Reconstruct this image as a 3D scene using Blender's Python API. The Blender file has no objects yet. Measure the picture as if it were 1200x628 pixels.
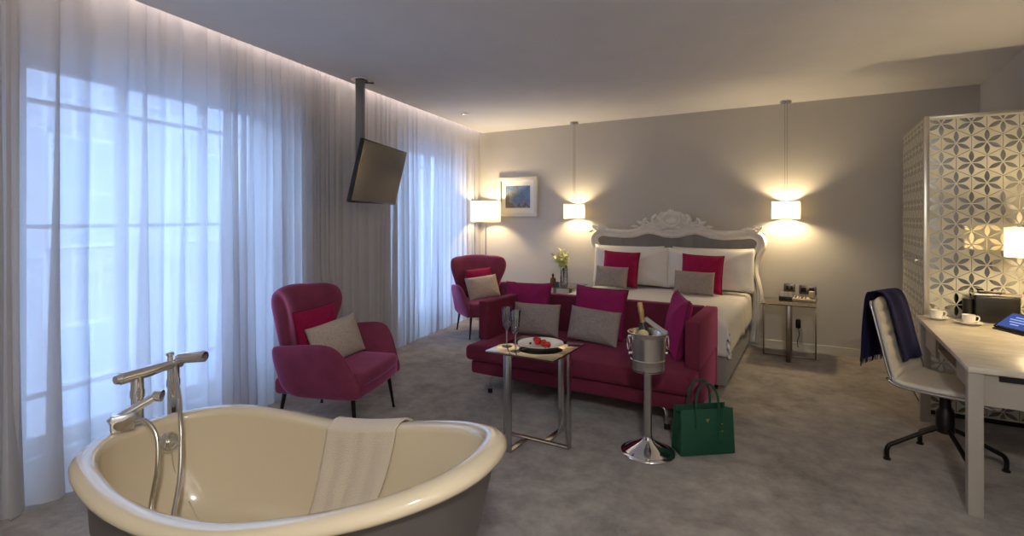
import bpy, bmesh, math, random
from mathutils import Vector, Matrix, noise
PI = math.pi
sin, cos = math.sin, math.cos
random.seed(7)
SC = bpy.context.scene
COL = SC.collection

# ---------------------------------------------------------------- helpers
def lin(r, g, b):
    f = lambda c: (c / 255 / 12.92) if c / 255 <= .04045 else ((c / 255 + .055) / 1.055) ** 2.4
    return (f(r), f(g), f(b), 1)

class NT:
    """small node-tree writer"""
    def __init__(s, name):
        s.m = bpy.data.materials.new(name); s.m.use_nodes = True
        s.t = s.m.node_tree; s.t.nodes.clear()
        s.out = s.t.nodes.new('ShaderNodeOutputMaterial')
    def n(s, kind, props=None, **ins):
        nd = s.t.nodes.new(kind)
        for k, v in (props or {}).items(): setattr(nd, k, v)
        for k, v in ins.items():
            k = k.replace('_', ' ') if k.replace('_', ' ') in nd.inputs else k
            if isinstance(k, str) and k[0] == 'i' and k[1:].isdigit(): sock = nd.inputs[int(k[1:])]
            else: sock = nd.inputs[k]
            if isinstance(v, bpy.types.NodeSocket): s.t.links.new(v, sock)
            else: sock.default_value = v
        return nd
    def surf(s, sock): s.t.links.new(sock, s.out.inputs['Surface'])
    def coord(s, which='Object'): return s.n('ShaderNodeTexCoord').outputs[which]

def pbr(name, col, rough=.5, metal=0., sheen=0., tint=None, bump=0., bscale=60., var=0., vscale=8., coat=0., spec=.5, trans=0., ior=1.45, stretch=None, coatr=.05):
    b = NT(name)
    ins = dict(Roughness=rough, Metallic=metal)
    p = b.n('ShaderNodeBsdfPrincipled', **ins)
    p.inputs['Base Color'].default_value = col
    p.inputs['Specular IOR Level'].default_value = spec
    p.inputs['IOR'].default_value = ior
    if trans: p.inputs['Transmission Weight'].default_value = trans
    if coat:
        p.inputs['Coat Weight'].default_value = coat; p.inputs['Coat Roughness'].default_value = coatr
    if sheen:
        p.inputs['Sheen Weight'].default_value = sheen; p.inputs['Sheen Roughness'].default_value = .35
        p.inputs['Sheen Tint'].default_value = tint or (1, 1, 1, 1)
    co = b.coord()
    if stretch:
        co = b.n('ShaderNodeMapping', Vector=co, Scale=stretch).outputs[0]
    if var:
        nz = b.n('ShaderNodeTexNoise', Vector=co, Scale=vscale, Detail=5.)
        mr = b.n('ShaderNodeMapRange', Value=nz.outputs[0], i1=.3, i2=.7, i3=1 - var, i4=1 + var)
        mx = b.n('ShaderNodeMix', {'data_type': 'RGBA', 'blend_type': 'MULTIPLY'})
        mx.inputs['Factor'].default_value = 1; mx.inputs['A'].default_value = col
        b.t.links.new(mr.outputs[0], mx.inputs['B'])
        b.t.links.new(mx.outputs['Result'], p.inputs['Base Color'])
    if bump:
        nz = b.n('ShaderNodeTexNoise', Vector=co, Scale=bscale, Detail=4.)
        bp = b.n('ShaderNodeBump', Strength=bump, Distance=.01, Height=nz.outputs[0])
        b.t.links.new(bp.outputs[0], p.inputs['Normal'])
    b.surf(p.outputs[0])
    return b.m

def emis(name, col, st):
    b = NT(name); e = b.n('ShaderNodeEmission', Strength=st); e.inputs['Color'].default_value = col
    b.surf(e.outputs[0]); return b.m

# ---------------------------------------------------------------- mesh helpers
def new(): return bmesh.new()

def box(bm, x0, x1, y0, y1, z0, z1, bev=0., seg=2, mat=0, M=None):
    r = bmesh.ops.create_cube(bm, size=1)
    vs = r['verts']
    for v in vs:
        v.co = Vector((x0 + (v.co.x + .5) * (x1 - x0), y0 + (v.co.y + .5) * (y1 - y0), z0 + (v.co.z + .5) * (z1 - z0)))
    fs = set(f for v in vs for f in v.link_faces)
    if bev:
        es = list(set(e for v in vs for e in v.link_edges))
        rr = bmesh.ops.bevel(bm, geom=es, offset=bev, segments=seg, affect='EDGES', profile=.5)
        fs = set(f for f in rr['faces']) | set(f for f in fs if f.is_valid)
        vs = list(set(v for f in fs for v in f.verts))
    for f in fs:
        if f.is_valid: f.material_index = mat
    if M is not None:
        for v in vs: v.co = M @ v.co
    return vs

def frame_axes(d):
    d = d.normalized()
    a = Vector((0, 0, 1)) if abs(d.z) < .9 else Vector((1, 0, 0))
    u = d.cross(a).normalized(); w = d.cross(u).normalized()
    return u, w

def tube(bm, pts, r, n=10, caps=True, mat=0, flat=None, closed=False):
    """tube along points; r is a number or a list; flat=(u_scale, w_scale)"""
    pts = [Vector(p) for p in pts]
    N = len(pts)
    rs = r if isinstance(r, (list, tuple)) else [r] * N
    rings = []; u = None
    for i, p in enumerate(pts):
        if closed: t = pts[(i + 1) % N] - pts[i - 1]
        else: t = pts[min(i + 1, N - 1)] - pts[max(i - 1, 0)]
        t = t.normalized()
        if u is None: u, w = frame_axes(t)
        else:
            u = (u - t * u.dot(t))
            if u.length < 1e-6: u, w = frame_axes(t)
            u.normalize(); w = t.cross(u).normalized()
        fu, fw = flat or (1, 1)
        rings.append([bm.verts.new(p + u * cos(2 * PI * k / n) * rs[i] * fu + w * sin(2 * PI * k / n) * rs[i] * fw) for k in range(n)])
    fs = []
    for i in range(N if closed else N - 1):
        a, b = rings[i], rings[(i + 1) % N]
        for k in range(n):
            fs.append(bm.faces.new((a[k], a[(k + 1) % n], b[(k + 1) % n], b[k])))
    if caps and not closed:
        fs.append(bm.faces.new(rings[0][::-1])); fs.append(bm.faces.new(rings[-1]))
    for f in fs: f.material_index = mat
    return rings

def lathe(bm, prof, n=32, c=(0, 0, 0), mat=0, cap0=True, cap1=True):
    """prof: list of (radius, z)"""
    rings = []
    for r, z in prof:
        if r < 1e-5: rings.append([bm.verts.new((c[0], c[1], c[2] + z))])
        else: rings.append([bm.verts.new((c[0] + r * cos(2 * PI * k / n), c[1] + r * sin(2 * PI * k / n), c[2] + z)) for k in range(n)])
    for a, b in zip(rings, rings[1:]):
        for k in range(n):
            k2 = (k + 1) % n
            if len(a) == 1 and len(b) == 1: continue
            if len(a) == 1: f = bm.faces.new((a[0], b[k2], b[k]))
            elif len(b) == 1: f = bm.faces.new((a[k], a[k2], b[0]))
            else: f = bm.faces.new((a[k], a[k2], b[k2], b[k]))
            f.material_index = mat
    if cap0 and len(rings[0]) > 1: bm.faces.new(rings[0][::-1]).material_index = mat
    if cap1 and len(rings[-1]) > 1: bm.faces.new(rings[-1]).material_index = mat
    return rings

def grid(bm, nu, nv, fn, mat=0, wrap_u=False):
    vs = [[bm.verts.new(fn(i / (nu if wrap_u else nu - 1), j / (nv - 1))) for i in range(nu)] for j in range(nv)]
    for j in range(nv - 1):
        for i in range(nu if wrap_u else nu - 1):
            i2 = (i + 1) % nu
            bm.faces.new((vs[j][i], vs[j][i2], vs[j + 1][i2], vs[j + 1][i])).material_index = mat
    return vs

def smooth_loop(pts, n=64, closed=True):
    """Catmull-Rom resample of 2-D or 3-D control points"""
    P = [Vector(p) for p in pts]; N = len(P); out = []
    segs = N if closed else N - 1
    per = max(2, n // segs)
    for i in range(segs):
        if closed: p0, p1, p2, p3 = P[i - 1], P[i], P[(i + 1) % N], P[(i + 2) % N]
        else: p0, p1, p2, p3 = P[max(i - 1, 0)], P[i], P[i + 1], P[min(i + 2, N - 1)]
        for k in range(per):
            t = k / per
            out.append(.5 * ((2 * p1) + (p2 - p0) * t + (2 * p0 - 5 * p1 + 4 * p2 - p3) * t * t + (3 * p1 - p0 - 3 * p2 + p3) * t ** 3))
    if not closed: out.append(P[-1])
    return out

def panel(bm, outline, warp, tf, tb, rings=9, pw=4., mat=0, center=None):
    """padded panel: closed star-shaped 2-D outline filled with rings, thickness tf in front / tb behind"""
    O = [Vector((p[0], p[1])) for p in outline]; N = len(O)
    c = Vector(center) if center else sum(O, Vector((0, 0))) / N
    th = lambda r, T: T * max(0., 1 - r ** pw) ** .5
    rad = [1 - (1 - k / rings) ** 1.6 for k in range(rings, 0, -1)]
    def ring(r, sgn, T): return [bm.verts.new(warp(*(c + (o - c) * r), sgn * th(r, T))) for o in O]
    edge = ring(1, 1, 0)
    for sgn, T in ((1, tf), (-1, tb)):
        prev = edge
        for r in rad[1:]:
            cur = ring(r, sgn, T)
            for k in range(N):
                q = (prev[k], prev[(k + 1) % N], cur[(k + 1) % N], cur[k])
                bm.faces.new(q if sgn > 0 else q[::-1]).material_index = mat
            prev = cur
        cv = bm.verts.new(warp(c.x, c.y, sgn * T))
        for k in range(N):
            q = (prev[k], prev[(k + 1) % N], cv)
            bm.faces.new(q if sgn > 0 else q[::-1]).material_index = mat

def obj(name, bm, mats, parent=None, smooth=True, angle=None, sub=0, mods=None):
    bmesh.ops.recalc_face_normals(bm, faces=bm.faces)
    me = bpy.data.meshes.new(name); bm.to_mesh(me); bm.free()
    for m in (mats if isinstance(mats, (list, tuple)) else [mats]): me.materials.append(m)
    if smooth:
        me.polygons.foreach_set('use_smooth', [True] * len(me.polygons))
        me.set_sharp_from_angle(angle=math.radians(angle if angle else 42))
    o = bpy.data.objects.new(name, me); COL.objects.link(o)
    if sub:
        md = o.modifiers.new('subdivision', 'SUBSURF'); md.levels = sub; md.render_levels = sub
    if parent: o.parent = parent
    return o

def tag(o, label, cat, group=None, kind=None):
    o['label'] = label; o['category'] = cat
    if group: o['group'] = group
    if kind: o['kind'] = kind
    return o

def thing(name, label, cat, loc=(0, 0, 0), rz=0., group=None):
    o = bpy.data.objects.new(name, None); COL.objects.link(o)
    o.empty_display_size = .1
    o.location = loc; o.rotation_euler = (0, 0, rz)
    return tag(o, label, cat, group)

def struct(name, bm, m, smooth=False, parent=None):
    o = obj(name, bm, m, parent, smooth)
    if parent is None: o['kind'] = 'structure'
    return o

def dup(root, loc, rz, label):
    def cp(o, par):
        c = o.copy(); COL.objects.link(c); c.parent = par
        for ch in o.children: cp(ch, c)
        return c
    r = cp(root, None); r.location = loc; r.rotation_euler = (0, 0, rz); r['label'] = label
    return r

# ---------------------------------------------------------------- materials
M = {}
def wallmat(name, col, bump=.08):
    return pbr(name, col, .75, bump=bump, bscale=180, var=.02, vscale=3, spec=.25)
M['wall'] = wallmat('wall_paint', lin(199, 195, 189))
M['ceiling'] = wallmat('ceiling_paint', lin(238, 237, 237))
M['white'] = pbr('white_paint', lin(215, 212, 205), .4)
M['winframe'] = pbr('window_frame_paint', lin(200, 205, 212), .45)
M['chrome'] = pbr('chrome', (.9, .9, .91, 1), .07, 1)
M['steel'] = pbr('brushed_steel', (.62, .60, .57, 1), .24, 1)
M['bronze'] = pbr('bronze_metal', (.24, .20, .17, 1), .3, 1)
M['darkmetal'] = pbr('dark_metal', lin(38, 33, 32), .4, .6)
M['black'] = pbr('black_plastic', lin(22, 21, 21), .35)
M['rubber'] = pbr('black_rubber', lin(18, 18, 18), .7)
M['alu'] = pbr('polished_aluminium', (.72, .72, .71, 1), .22, 1)
M['velvet'] = pbr('plum_velvet', lin(128, 58, 82), .85, sheen=1., tint=lin(228, 140, 205), bump=.15, bscale=220, var=.12, vscale=7, spec=.15)
M['sofavel'] = pbr('burgundy_velvet', lin(110, 42, 62), .85, sheen=.55, tint=lin(215, 110, 150), bump=.15, bscale=220, var=.12, vscale=7, spec=.15)
M['pinkvel'] = pbr('magenta_velvet', lin(148, 36, 92), .8, sheen=.45, tint=lin(240, 90, 180), bump=.12, bscale=220, var=.1, vscale=9, spec=.15)
M['redvel'] = pbr('raspberry_velvet', lin(150, 26, 72), .8, sheen=.4, tint=lin(245, 90, 130), bump=.12, bscale=220, var=.1, vscale=9, spec=.15)
M['piping'] = pbr('dark_piping', lin(105, 14, 50), .8, sheen=.2)
M['linen'] = pbr('white_linen', lin(232, 228, 222), .85, bump=.2, bscale=25, spec=.15)
M['towel'] = pbr('towel_cotton', lin(218, 205, 186), .95, sheen=.3, bump=.5, bscale=260, spec=.1)
M['headpaint'] = pbr('headboard_paint', lin(240, 236, 229), .38, var=.04, vscale=20)
M['bedgrey'] = pbr('grey_upholstery', lin(140, 136, 134), .9, sheen=.2, bump=.3, bscale=240, spec=.15)
M['enamel'] = pbr('cream_enamel', lin(218, 203, 174), .14, coat=.8, coatr=.03)
M['tubout'] = pbr('tub_grey_paint', lin(92, 86, 84), .4)
M['green'] = pbr('green_leather', lin(30, 78, 58), .48, bump=.35, bscale=320, spec=.4)
M['gold'] = pbr('gold_metal', (.83, .6, .25, 1), .25, 1)
M['navy'] = pbr('navy_wool', lin(36, 36, 62), .95, sheen=.3, tint=lin(90, 90, 150), bump=.4, bscale=300, spec=.1)
M['whiteleather'] = pbr('white_leather', lin(222, 212, 196), .5, bump=.12, bscale=200)
M['porcelain'] = pbr('porcelain', lin(240, 236, 228), .12, coat=.5)
M['saucer'] = pbr('saucer_china', lin(242, 238, 230), .4, spec=.3)
M['cupdot'] = pbr('cup_print', lin(40, 34, 70), .3)
M['foil'] = pbr('gold_foil', (.72, .47, .22, 1), .38, .8, bump=.4, bscale=70)
M['bottlegreen'] = pbr('bottle_glass_green', lin(30, 42, 26), .08, coat=.5)
M['bottlelabel'] = pbr('bottle_label', lin(222, 204, 150), .5)
M['amber'] = pbr('amber_glass', lin(150, 100, 20), .06, trans=.6)
M['strawberry'] = pbr('strawberry', lin(200, 34, 22), .3, bump=.5, bscale=150, var=.15, vscale=40)
M['blueberry'] = pbr('blueberry', lin(40, 40, 60), .5)
M['leaf'] = pbr('leaf_green', lin(92, 122, 52), .5)
M['petal'] = pbr('orchid_petal', lin(226, 223, 160), .55)
M['stem'] = pbr('dark_stem', lin(54, 50, 34), .6)
M['beige'] = pbr('beige_plastic', lin(196, 180, 150), .45)
M['paper'] = pbr('white_card', lin(240, 236, 225), .7)
M['brick'] = None

def glassy(name, tint=(1, 1, 1, 1), gl=.12, rough=.02):
    b = NT(name)
    t = b.n('ShaderNodeBsdfTransparent'); t.inputs[0].default_value = tint
    g = b.n('ShaderNodeBsdfGlossy', Roughness=rough)
    lw = b.n('ShaderNodeLayerWeight', Blend=.25)
    mr = b.n('ShaderNodeMapRange', Value=lw.outputs['Fresnel'], i1=0., i2=1., i3=gl * .4, i4=min(1., gl * 6))
    mx = b.n('ShaderNodeMixShader', i0=mr.outputs[0], i1=t.outputs[0], i2=g.outputs[0])
    b.surf(mx.outputs[0]); return b.m
M['pane'] = glassy('window_glass', (.93, .96, 1, 1), .08)
M['glass'] = glassy('clear_glass', (.96, .975, .985, 1), .35)
def mk_crystal():
    b = NT('cut_crystal')
    t = b.n('ShaderNodeBsdfTransparent'); t.inputs[0].default_value = (.97, .98, 1, 1)
    d = b.n('ShaderNodeBsdfTranslucent'); d.inputs[0].default_value = (.85, .87, .92, 1)
    g = b.n('ShaderNodeBsdfGlossy', Roughness=.04)
    m1 = b.n('ShaderNodeMixShader', i0=.3, i1=t.outputs[0], i2=d.outputs[0])
    m2 = b.n('ShaderNodeMixShader', i0=.22, i1=m1.outputs[0], i2=g.outputs[0])
    b.surf(m2.outputs[0]); return b.m
M['crystal'] = mk_crystal()
M['pictureglass'] = glassy('picture_glass', (.97, .97, .97, 1), .05)

def mk_shade():
    b = NT('lamp_shade_fabric')
    d = b.n('ShaderNodeBsdfDiffuse'); d.inputs[0].default_value = lin(240, 228, 205)
    t = b.n('ShaderNodeBsdfTranslucent'); t.inputs[0].default_value = lin(184, 176, 156)
    mx = b.n('ShaderNodeMixShader', i0=.5, i1=d.outputs[0], i2=t.outputs[0])
    b.surf(mx.outputs[0]); return b.m
M['shade'] = mk_shade()

def mk_curtain(name, tr):
    b = NT(name)
    co = b.n('ShaderNodeMapping', Vector=b.coord(), Scale=(1, 1, 1)).outputs[0]
    d = b.n('ShaderNodeBsdfDiffuse'); d.inputs[0].default_value = lin(226, 222, 220)
    t = b.n('ShaderNodeBsdfTranslucent'); t.inputs[0].default_value = lin(228, 228, 232)
    p = b.n('ShaderNodeBsdfTransparent'); p.inputs[0].default_value = lin(250, 250, 252)
    m1 = b.n('ShaderNodeMixShader', i0=.5, i1=d.outputs[0], i2=t.outputs[0])
    # the weave closes up where the cloth turns away from the eye
    lw = b.n('ShaderNodeLayerWeight', Blend=.35)
    nz = b.n('ShaderNodeTexNoise', Vector=co, Scale=900., Detail=1.)
    mr = b.n('ShaderNodeMapRange', Value=lw.outputs['Facing'], i1=0., i2=.9, i3=tr, i4=.04)
    m2 = b.n('ShaderNodeMixShader', i0=mr.outputs[0], i1=m1.outputs[0], i2=p.outputs[0])
    b.surf(m2.outputs[0]); return b.m
M['sheer'] = mk_curtain('sheer_voile', .15)

def mk_carpet():
    b = NT('carpet')
    co = b.coord()
    n1 = b.n('ShaderNodeTexNoise', Vector=co, Scale=1.7, Detail=8., Roughness=.68, Distortion=.7)
    n2 = b.n('ShaderNodeTexNoise', Vector=co, Scale=7., Detail=8., Roughness=.72)
    n3 = b.n('ShaderNodeTexNoise', Vector=co, Scale=260., Detail=2.)
    a = b.n('ShaderNodeMath', {'operation': 'ADD'}, i0=n1.outputs[0], i1=n2.outputs[0])
    mr = b.n('ShaderNodeMapRange', Value=a.outputs[0], i1=.72, i2=1.28, i3=0., i4=1.)
    cr = b.n('ShaderNodeValToRGB', Fac=mr.outputs[0])
    e = cr.color_ramp.elements
    e[0].color = lin(122, 116, 112); e[1].color = lin(180, 173, 165)
    m = e.new(.5); m.color = lin(156, 148, 142)
    p = b.n('ShaderNodeBsdfPrincipled', Roughness=.95)
    p.inputs['Specular IOR Level'].default_value = .1
    p.inputs['Sheen Weight'].default_value = .15
    b.t.links.new(cr.outputs[0], p.inputs['Base Color'])
    h = b.n('ShaderNodeMath', {'operation': 'MULTIPLY_ADD'}, i0=n2.outputs[0], i1=1.2, i2=n3.outputs[0])
    bp = b.n('ShaderNodeBump', Strength=.5, Distance=.006, Height=h.outputs[0])
    b.t.links.new(bp.outputs[0], p.inputs['Normal'])
    b.surf(p.outputs[0]); return b.m
M['carpet'] = mk_carpet()

def mk_weave(name, c1, c2, scale):
    b = NT(name); co = b.coord()
    n1 = b.n('ShaderNodeTexNoise', Vector=b.n('ShaderNodeMapping', Vector=co, Scale=(1, 1, .12)).outputs[0], Scale=scale, Detail=3.)
    n2 = b.n('ShaderNodeTexNoise', Vector=b.n('ShaderNodeMapping', Vector=co, Scale=(.12, 1, 1)).outputs[0], Scale=scale, Detail=3.)
    a = b.n('ShaderNodeMath', {'operation': 'ADD'}, i0=n1.outputs[0], i1=n2.outputs[0])
    mr = b.n('ShaderNodeMapRange', Value=a.outputs[0], i1=.75, i2=1.25, i3=0., i4=1.)
    cr = b.n('ShaderNodeValToRGB', Fac=mr.outputs[0])
    cr.color_ramp.elements[0].color = c1; cr.color_ramp.elements[1].color = c2
    p = b.n('ShaderNodeBsdfPrincipled', Roughness=.9)
    p.inputs['Specular IOR Level'].default_value = .12
    b.t.links.new(cr.outputs[0], p.inputs['Base Color'])
    bp = b.n('ShaderNodeBump', Strength=.4, Distance=.004, Height=a.outputs[0])
    b.t.links.new(bp.outputs[0], p.inputs['Normal'])
    b.surf(p.outputs[0]); return b.m
M['tweedpale'] = mk_weave('pale_tweed', lin(170, 157, 146), lin(200, 188, 176), 260)
M['tweed'] = mk_weave('grey_tweed', lin(140, 129, 124), lin(170, 159, 152), 260)

def mk_marble():
    b = NT('desk_stone'); co = b.coord()
    n1 = b.n('ShaderNodeTexNoise', Vector=b.n('ShaderNodeMapping', Vector=co, Scale=(1.2, 3, 1)).outputs[0], Scale=3., Detail=8., Roughness=.65, Distortion=1.2)
    cr = b.n('ShaderNodeValToRGB', Fac=n1.outputs[0])
    cr.color_ramp.elements[0].color = lin(204, 192, 170); cr.color_ramp.elements[0].position = .35
    cr.color_ramp.elements[1].color = lin(230, 221, 204); cr.color_ramp.elements[1].position = .62
    p = b.n('ShaderNodeBsdfPrincipled', Roughness=.3)
    b.t.links.new(cr.outputs[0], p.inputs['Base Color'])
    b.surf(p.outputs[0]); return b.m
M['marble'] = mk_marble()
M['deskwood'] = pbr('desk_grey_lacquer', lin(172, 164, 152), .45, var=.02, vscale=4)
M['frost'] = pbr('frosted_panel', lin(206, 203, 184), .32, var=.03, vscale=5, spec=.5)
M['frostpale'] = pbr('pale_frosted_door', lin(232, 227, 204), .35, spec=.5)
M['satinpetal'] = pbr('satin_petals', lin(150, 146, 128), .3, .4)
M['mirror'] = pbr('mirror', (.62, .62, .58, 1), .06, 1)
M['mirrortop'] = pbr('smoked_mirror_top', (.42, .37, .28, 1), .05, 1)
M['satin'] = pbr('satin_champagne_metal', (.60, .57, .50, 1), .3, 1)
M['screenblue'] = emis('tablet_screen', lin(78, 98, 168), .5)
M['screentext'] = emis('tablet_text', lin(160, 178, 232), .7)
M['tvscreen'] = pbr('tv_screen', lin(16, 16, 17), .22, spec=.6)
M['led'] = emis('led_strip', (1., .84, .78, 1), 10.)

def mk_art():
    b = NT('blue_painting'); co = b.coord()
    n1 = b.n('ShaderNodeTexNoise', Vector=co, Scale=9., Detail=6., Distortion=.6)
    sx = b.n('ShaderNodeSeparateXYZ', Vector=co)
    # darker dabs towards the lower left of the canvas
    g = b.n('ShaderNodeMath', {'operation': 'MULTIPLY_ADD'}, i0=sx.outputs[0], i1=.35, i2=n1.outputs[0])
    g2 = b.n('ShaderNodeMath', {'operation': 'MULTIPLY_ADD'}, i0=sx.outputs[2], i1=.55, i2=g.outputs[0])
    cr = b.n('ShaderNodeValToRGB', Fac=g2.outputs[0])
    e = cr.color_ramp.elements
    e[0].position = .36; e[0].color = lin(52, 58, 72); e[1].position = .66; e[1].color = lin(96, 124, 168)
    m = e.new(.43); m.color = lin(112, 118, 124)
    m = e.new(.5); m.color = lin(70, 98, 140)
    p = b.n('ShaderNodeBsdfPrincipled', Roughness=.6)
    b.t.links.new(cr.outputs[0], p.inputs['Base Color'])
    b.surf(p.outputs[0]); return b.m
M['art'] = mk_art()

def mk_brick():
    b = NT('pale_brick'); co = b.coord()
    br = b.n('ShaderNodeTexBrick', Vector=b.n('ShaderNodeMapping', Vector=co, Rotation=(PI / 2, 0, PI / 2)).outputs[0], Scale=3.)
    br.inputs['Color1'].default_value = lin(176, 180, 190); br.inputs['Color2'].default_value = lin(156, 160, 172)
    br.inputs['Mortar'].default_value = lin(196, 198, 204)
    d = b.n('ShaderNodeBsdfDiffuse', Color=br.outputs[0])
    b.surf(d.outputs[0]); return b.m
M['brick'] = mk_brick()
M['street'] = pbr('street_paving', lin(120, 122, 126), .8)
M['facadeglass'] = pbr('facade_window_glass', lin(150, 165, 190), .1, coat=.5)

# ---------------------------------------------------------------- the room
ZC = 2.75                     # ceiling
YB = 6.55                     # back wall
XR = 1.35                     # right wall
YF = -1.6                     # wall behind the viewer
O = Vector((-4.378, YB, 0)); E_ = Vector((.1805, -.9836, 0)); N_ = Vector((.9836, .1805, 0))
def W(t, n, z): return O + E_ * t + N_ * n + Vector((0, 0, z))
def boxW(bm, t0, t1, n0, n1, z0, z1, mat=0):
    v = [bm.verts.new(W(t, n, z)) for z in (z0, z1) for t, n in ((t0, n0), (t1, n0), (t1, n1), (t0, n1))]
    for q in ((0, 1, 2, 3), (4, 7, 6, 5), (0, 4, 5, 1), (1, 5, 6, 2), (2, 6, 7, 3), (3, 7, 4, 0)):
        bm.faces.new([v[i] for i in q]).material_index = mat
TF = 8.25                     # wall frame distance at the front wall
def slab(bm, pts, z0, z1):
    lo = [bm.verts.new((p[0], p[1], z0)) for p in pts]; hi = [bm.verts.new((p[0], p[1], z1)) for p in pts]
    bm.faces.new(lo[::-1]); bm.faces.new(hi); n = len(pts)
    for i in range(n): bm.faces.new((lo[i], lo[(i + 1) % n], hi[(i + 1) % n], hi[i]))
bl, fl = W(-.1, -.32, 0), W(TF, -.32, 0)
bm = new(); slab(bm, [(fl.x, fl.y), (XR, YF), (XR, YB), (bl.x, YB)], -.1, 0); struct('floor', bm, M['carpet'])
c0, c1 = W(0, 0, 0), W(TF + .03, 0, 0)
bm = new(); slab(bm, [(c1.x, YF), (XR, YF), (XR, YB), (c0.x, YB)], ZC, ZC + .25); struct('ceiling', bm, M['ceiling'])
bm = new(); boxW(bm, -.3, TF + .2, -.6, 0, ZC + .25, ZC + .35); struct('trim_1', bm, M['ceiling'])      # roof of the curtain recess
bm = new(); box(bm, bl.x - .4, XR + .15, YB, YB + .15, -.1, ZC + .35); struct('wall_back', bm, M['wall'])
bm = new(); box(bm, XR, XR + .15, YF - .15, YB + .15, -.1, ZC + .35); struct('wall_right', bm, M['wall'])
bm = new(); box(bm, fl.x - .3, XR + .15, YF - .15, YF, -.1, ZC + .35); struct('wall_front', bm, M['wall'])
# window wall with two openings
WIN = [(.35, 2.02, .16, 2.4), (3.74, 5.52, .16, 2.4)]
bm = new()
ts = [-.3, WIN[0][0], WIN[0][1], WIN[1][0], WIN[1][1], TF + .2]
for a, b_ in ((0, 1), (2, 3), (4, 5)): boxW(bm, ts[a], ts[b_], -.6, -.32, -.1, ZC + .3)
for (t0, t1, z0, z1) in WIN:
    boxW(bm, t0, t1, -.6, -.32, -.1, z0); boxW(bm, t0, t1, -.6, -.32, z1, ZC + .3)
struct('wall_left', bm, M['white'])
for i, (t0, t1, z0, z1) in enumerate(WIN):
    bm = new()
    fw = .07
    for a, b_ in ((t0, t0 + fw), (t1 - fw, t1)): boxW(bm, a, b_, -.5, -.42, z0, z1)
    boxW(bm, t0 + fw, t1 - fw, -.5, -.42, z0, z0 + fw); boxW(bm, t0 + fw, t1 - fw, -.5, -.42, z1 - fw, z1)
    boxW(bm, t0 + fw, t1 - fw, -.48, -.44, 2.13, 2.155); boxW(bm, t0 + fw, t1 - fw, -.48, -.44, .44, .47); boxW(bm, t0 + fw, t1 - fw, -.48, -.44, 1.41, 1.435)
    n = 3
    for k in range(1, n):
        tc = t0 + (t1 - t0) * k / n
        boxW(bm, tc - .022, tc + .022, -.49, -.43, z0 + fw, z1 - fw)
    boxW(bm, t0 - .06, t1 + .06, -.42, -.28, z0 - .04, z0)      # inner sill
    w = struct('window_%d' % (i + 1), bm, M['winframe'])
    bm = new(); boxW(bm, t0 + .05, t1 - .05, -.464, -.460, z0 + .05, z1 - .05)
    obj('pane', bm, M['pane'], w, smooth=False)
# skirting
bm = new(); box(bm, bl.x, XR, YB - .014, YB, 0, .085, .003); struct('baseboard_back', bm, M['white'])
bm = new(); box(bm, XR - .014, XR, YF, YB - .014, 0, .085, .003); struct('baseboard_right', bm, M['white'])
bm = new(); boxW(bm, -.05, TF - .05, -.32, -.305, 0, .13); struct('baseboard_left', bm, M['white'])

# the street outside: a pale brick house opposite
bm = new(); boxW(bm, -14, 22, -14, -.7, -4.2, -4.0); o = struct('ground', bm, M['street']); 
fac = thing('building', 'pale brick building across the street seen through the curtains', 'building')
bm = new(); boxW(bm, -12, 20, -10, -8, -4.0, 4.6); obj('facade', bm, M['brick'], fac, smooth=False)
for zb in (-2.6, .9):
    for k in range(9):
        tt = -8 + 2.7 * k
        bm = new(); boxW(bm, tt, tt + 1.25, -8.0, -7.93, zb, zb + 2.1)
        f = obj('window', bm, M['winframe'], fac, smooth=False)
        bm = new(); boxW(bm, tt + .08, tt + 1.17, -7.94, -7.91, zb + .08, zb + 1.0); boxW(bm, tt + .08, tt + 1.17, -7.94, -7.91, zb + 1.08, zb + 2.02)
        obj('pane', bm, M['facadeglass'], f, smooth=False)

# ---------------------------------------------------------------- LED strip in the recess
bm = new(); boxW(bm, .05, TF - .1, -.02, -.005, ZC + .10, ZC + .125)
o = obj('led_strip', bm, M['led'], smooth=False); tag(o, 'glowing light strip hidden in the ceiling recess above the curtains', 'light')

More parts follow.
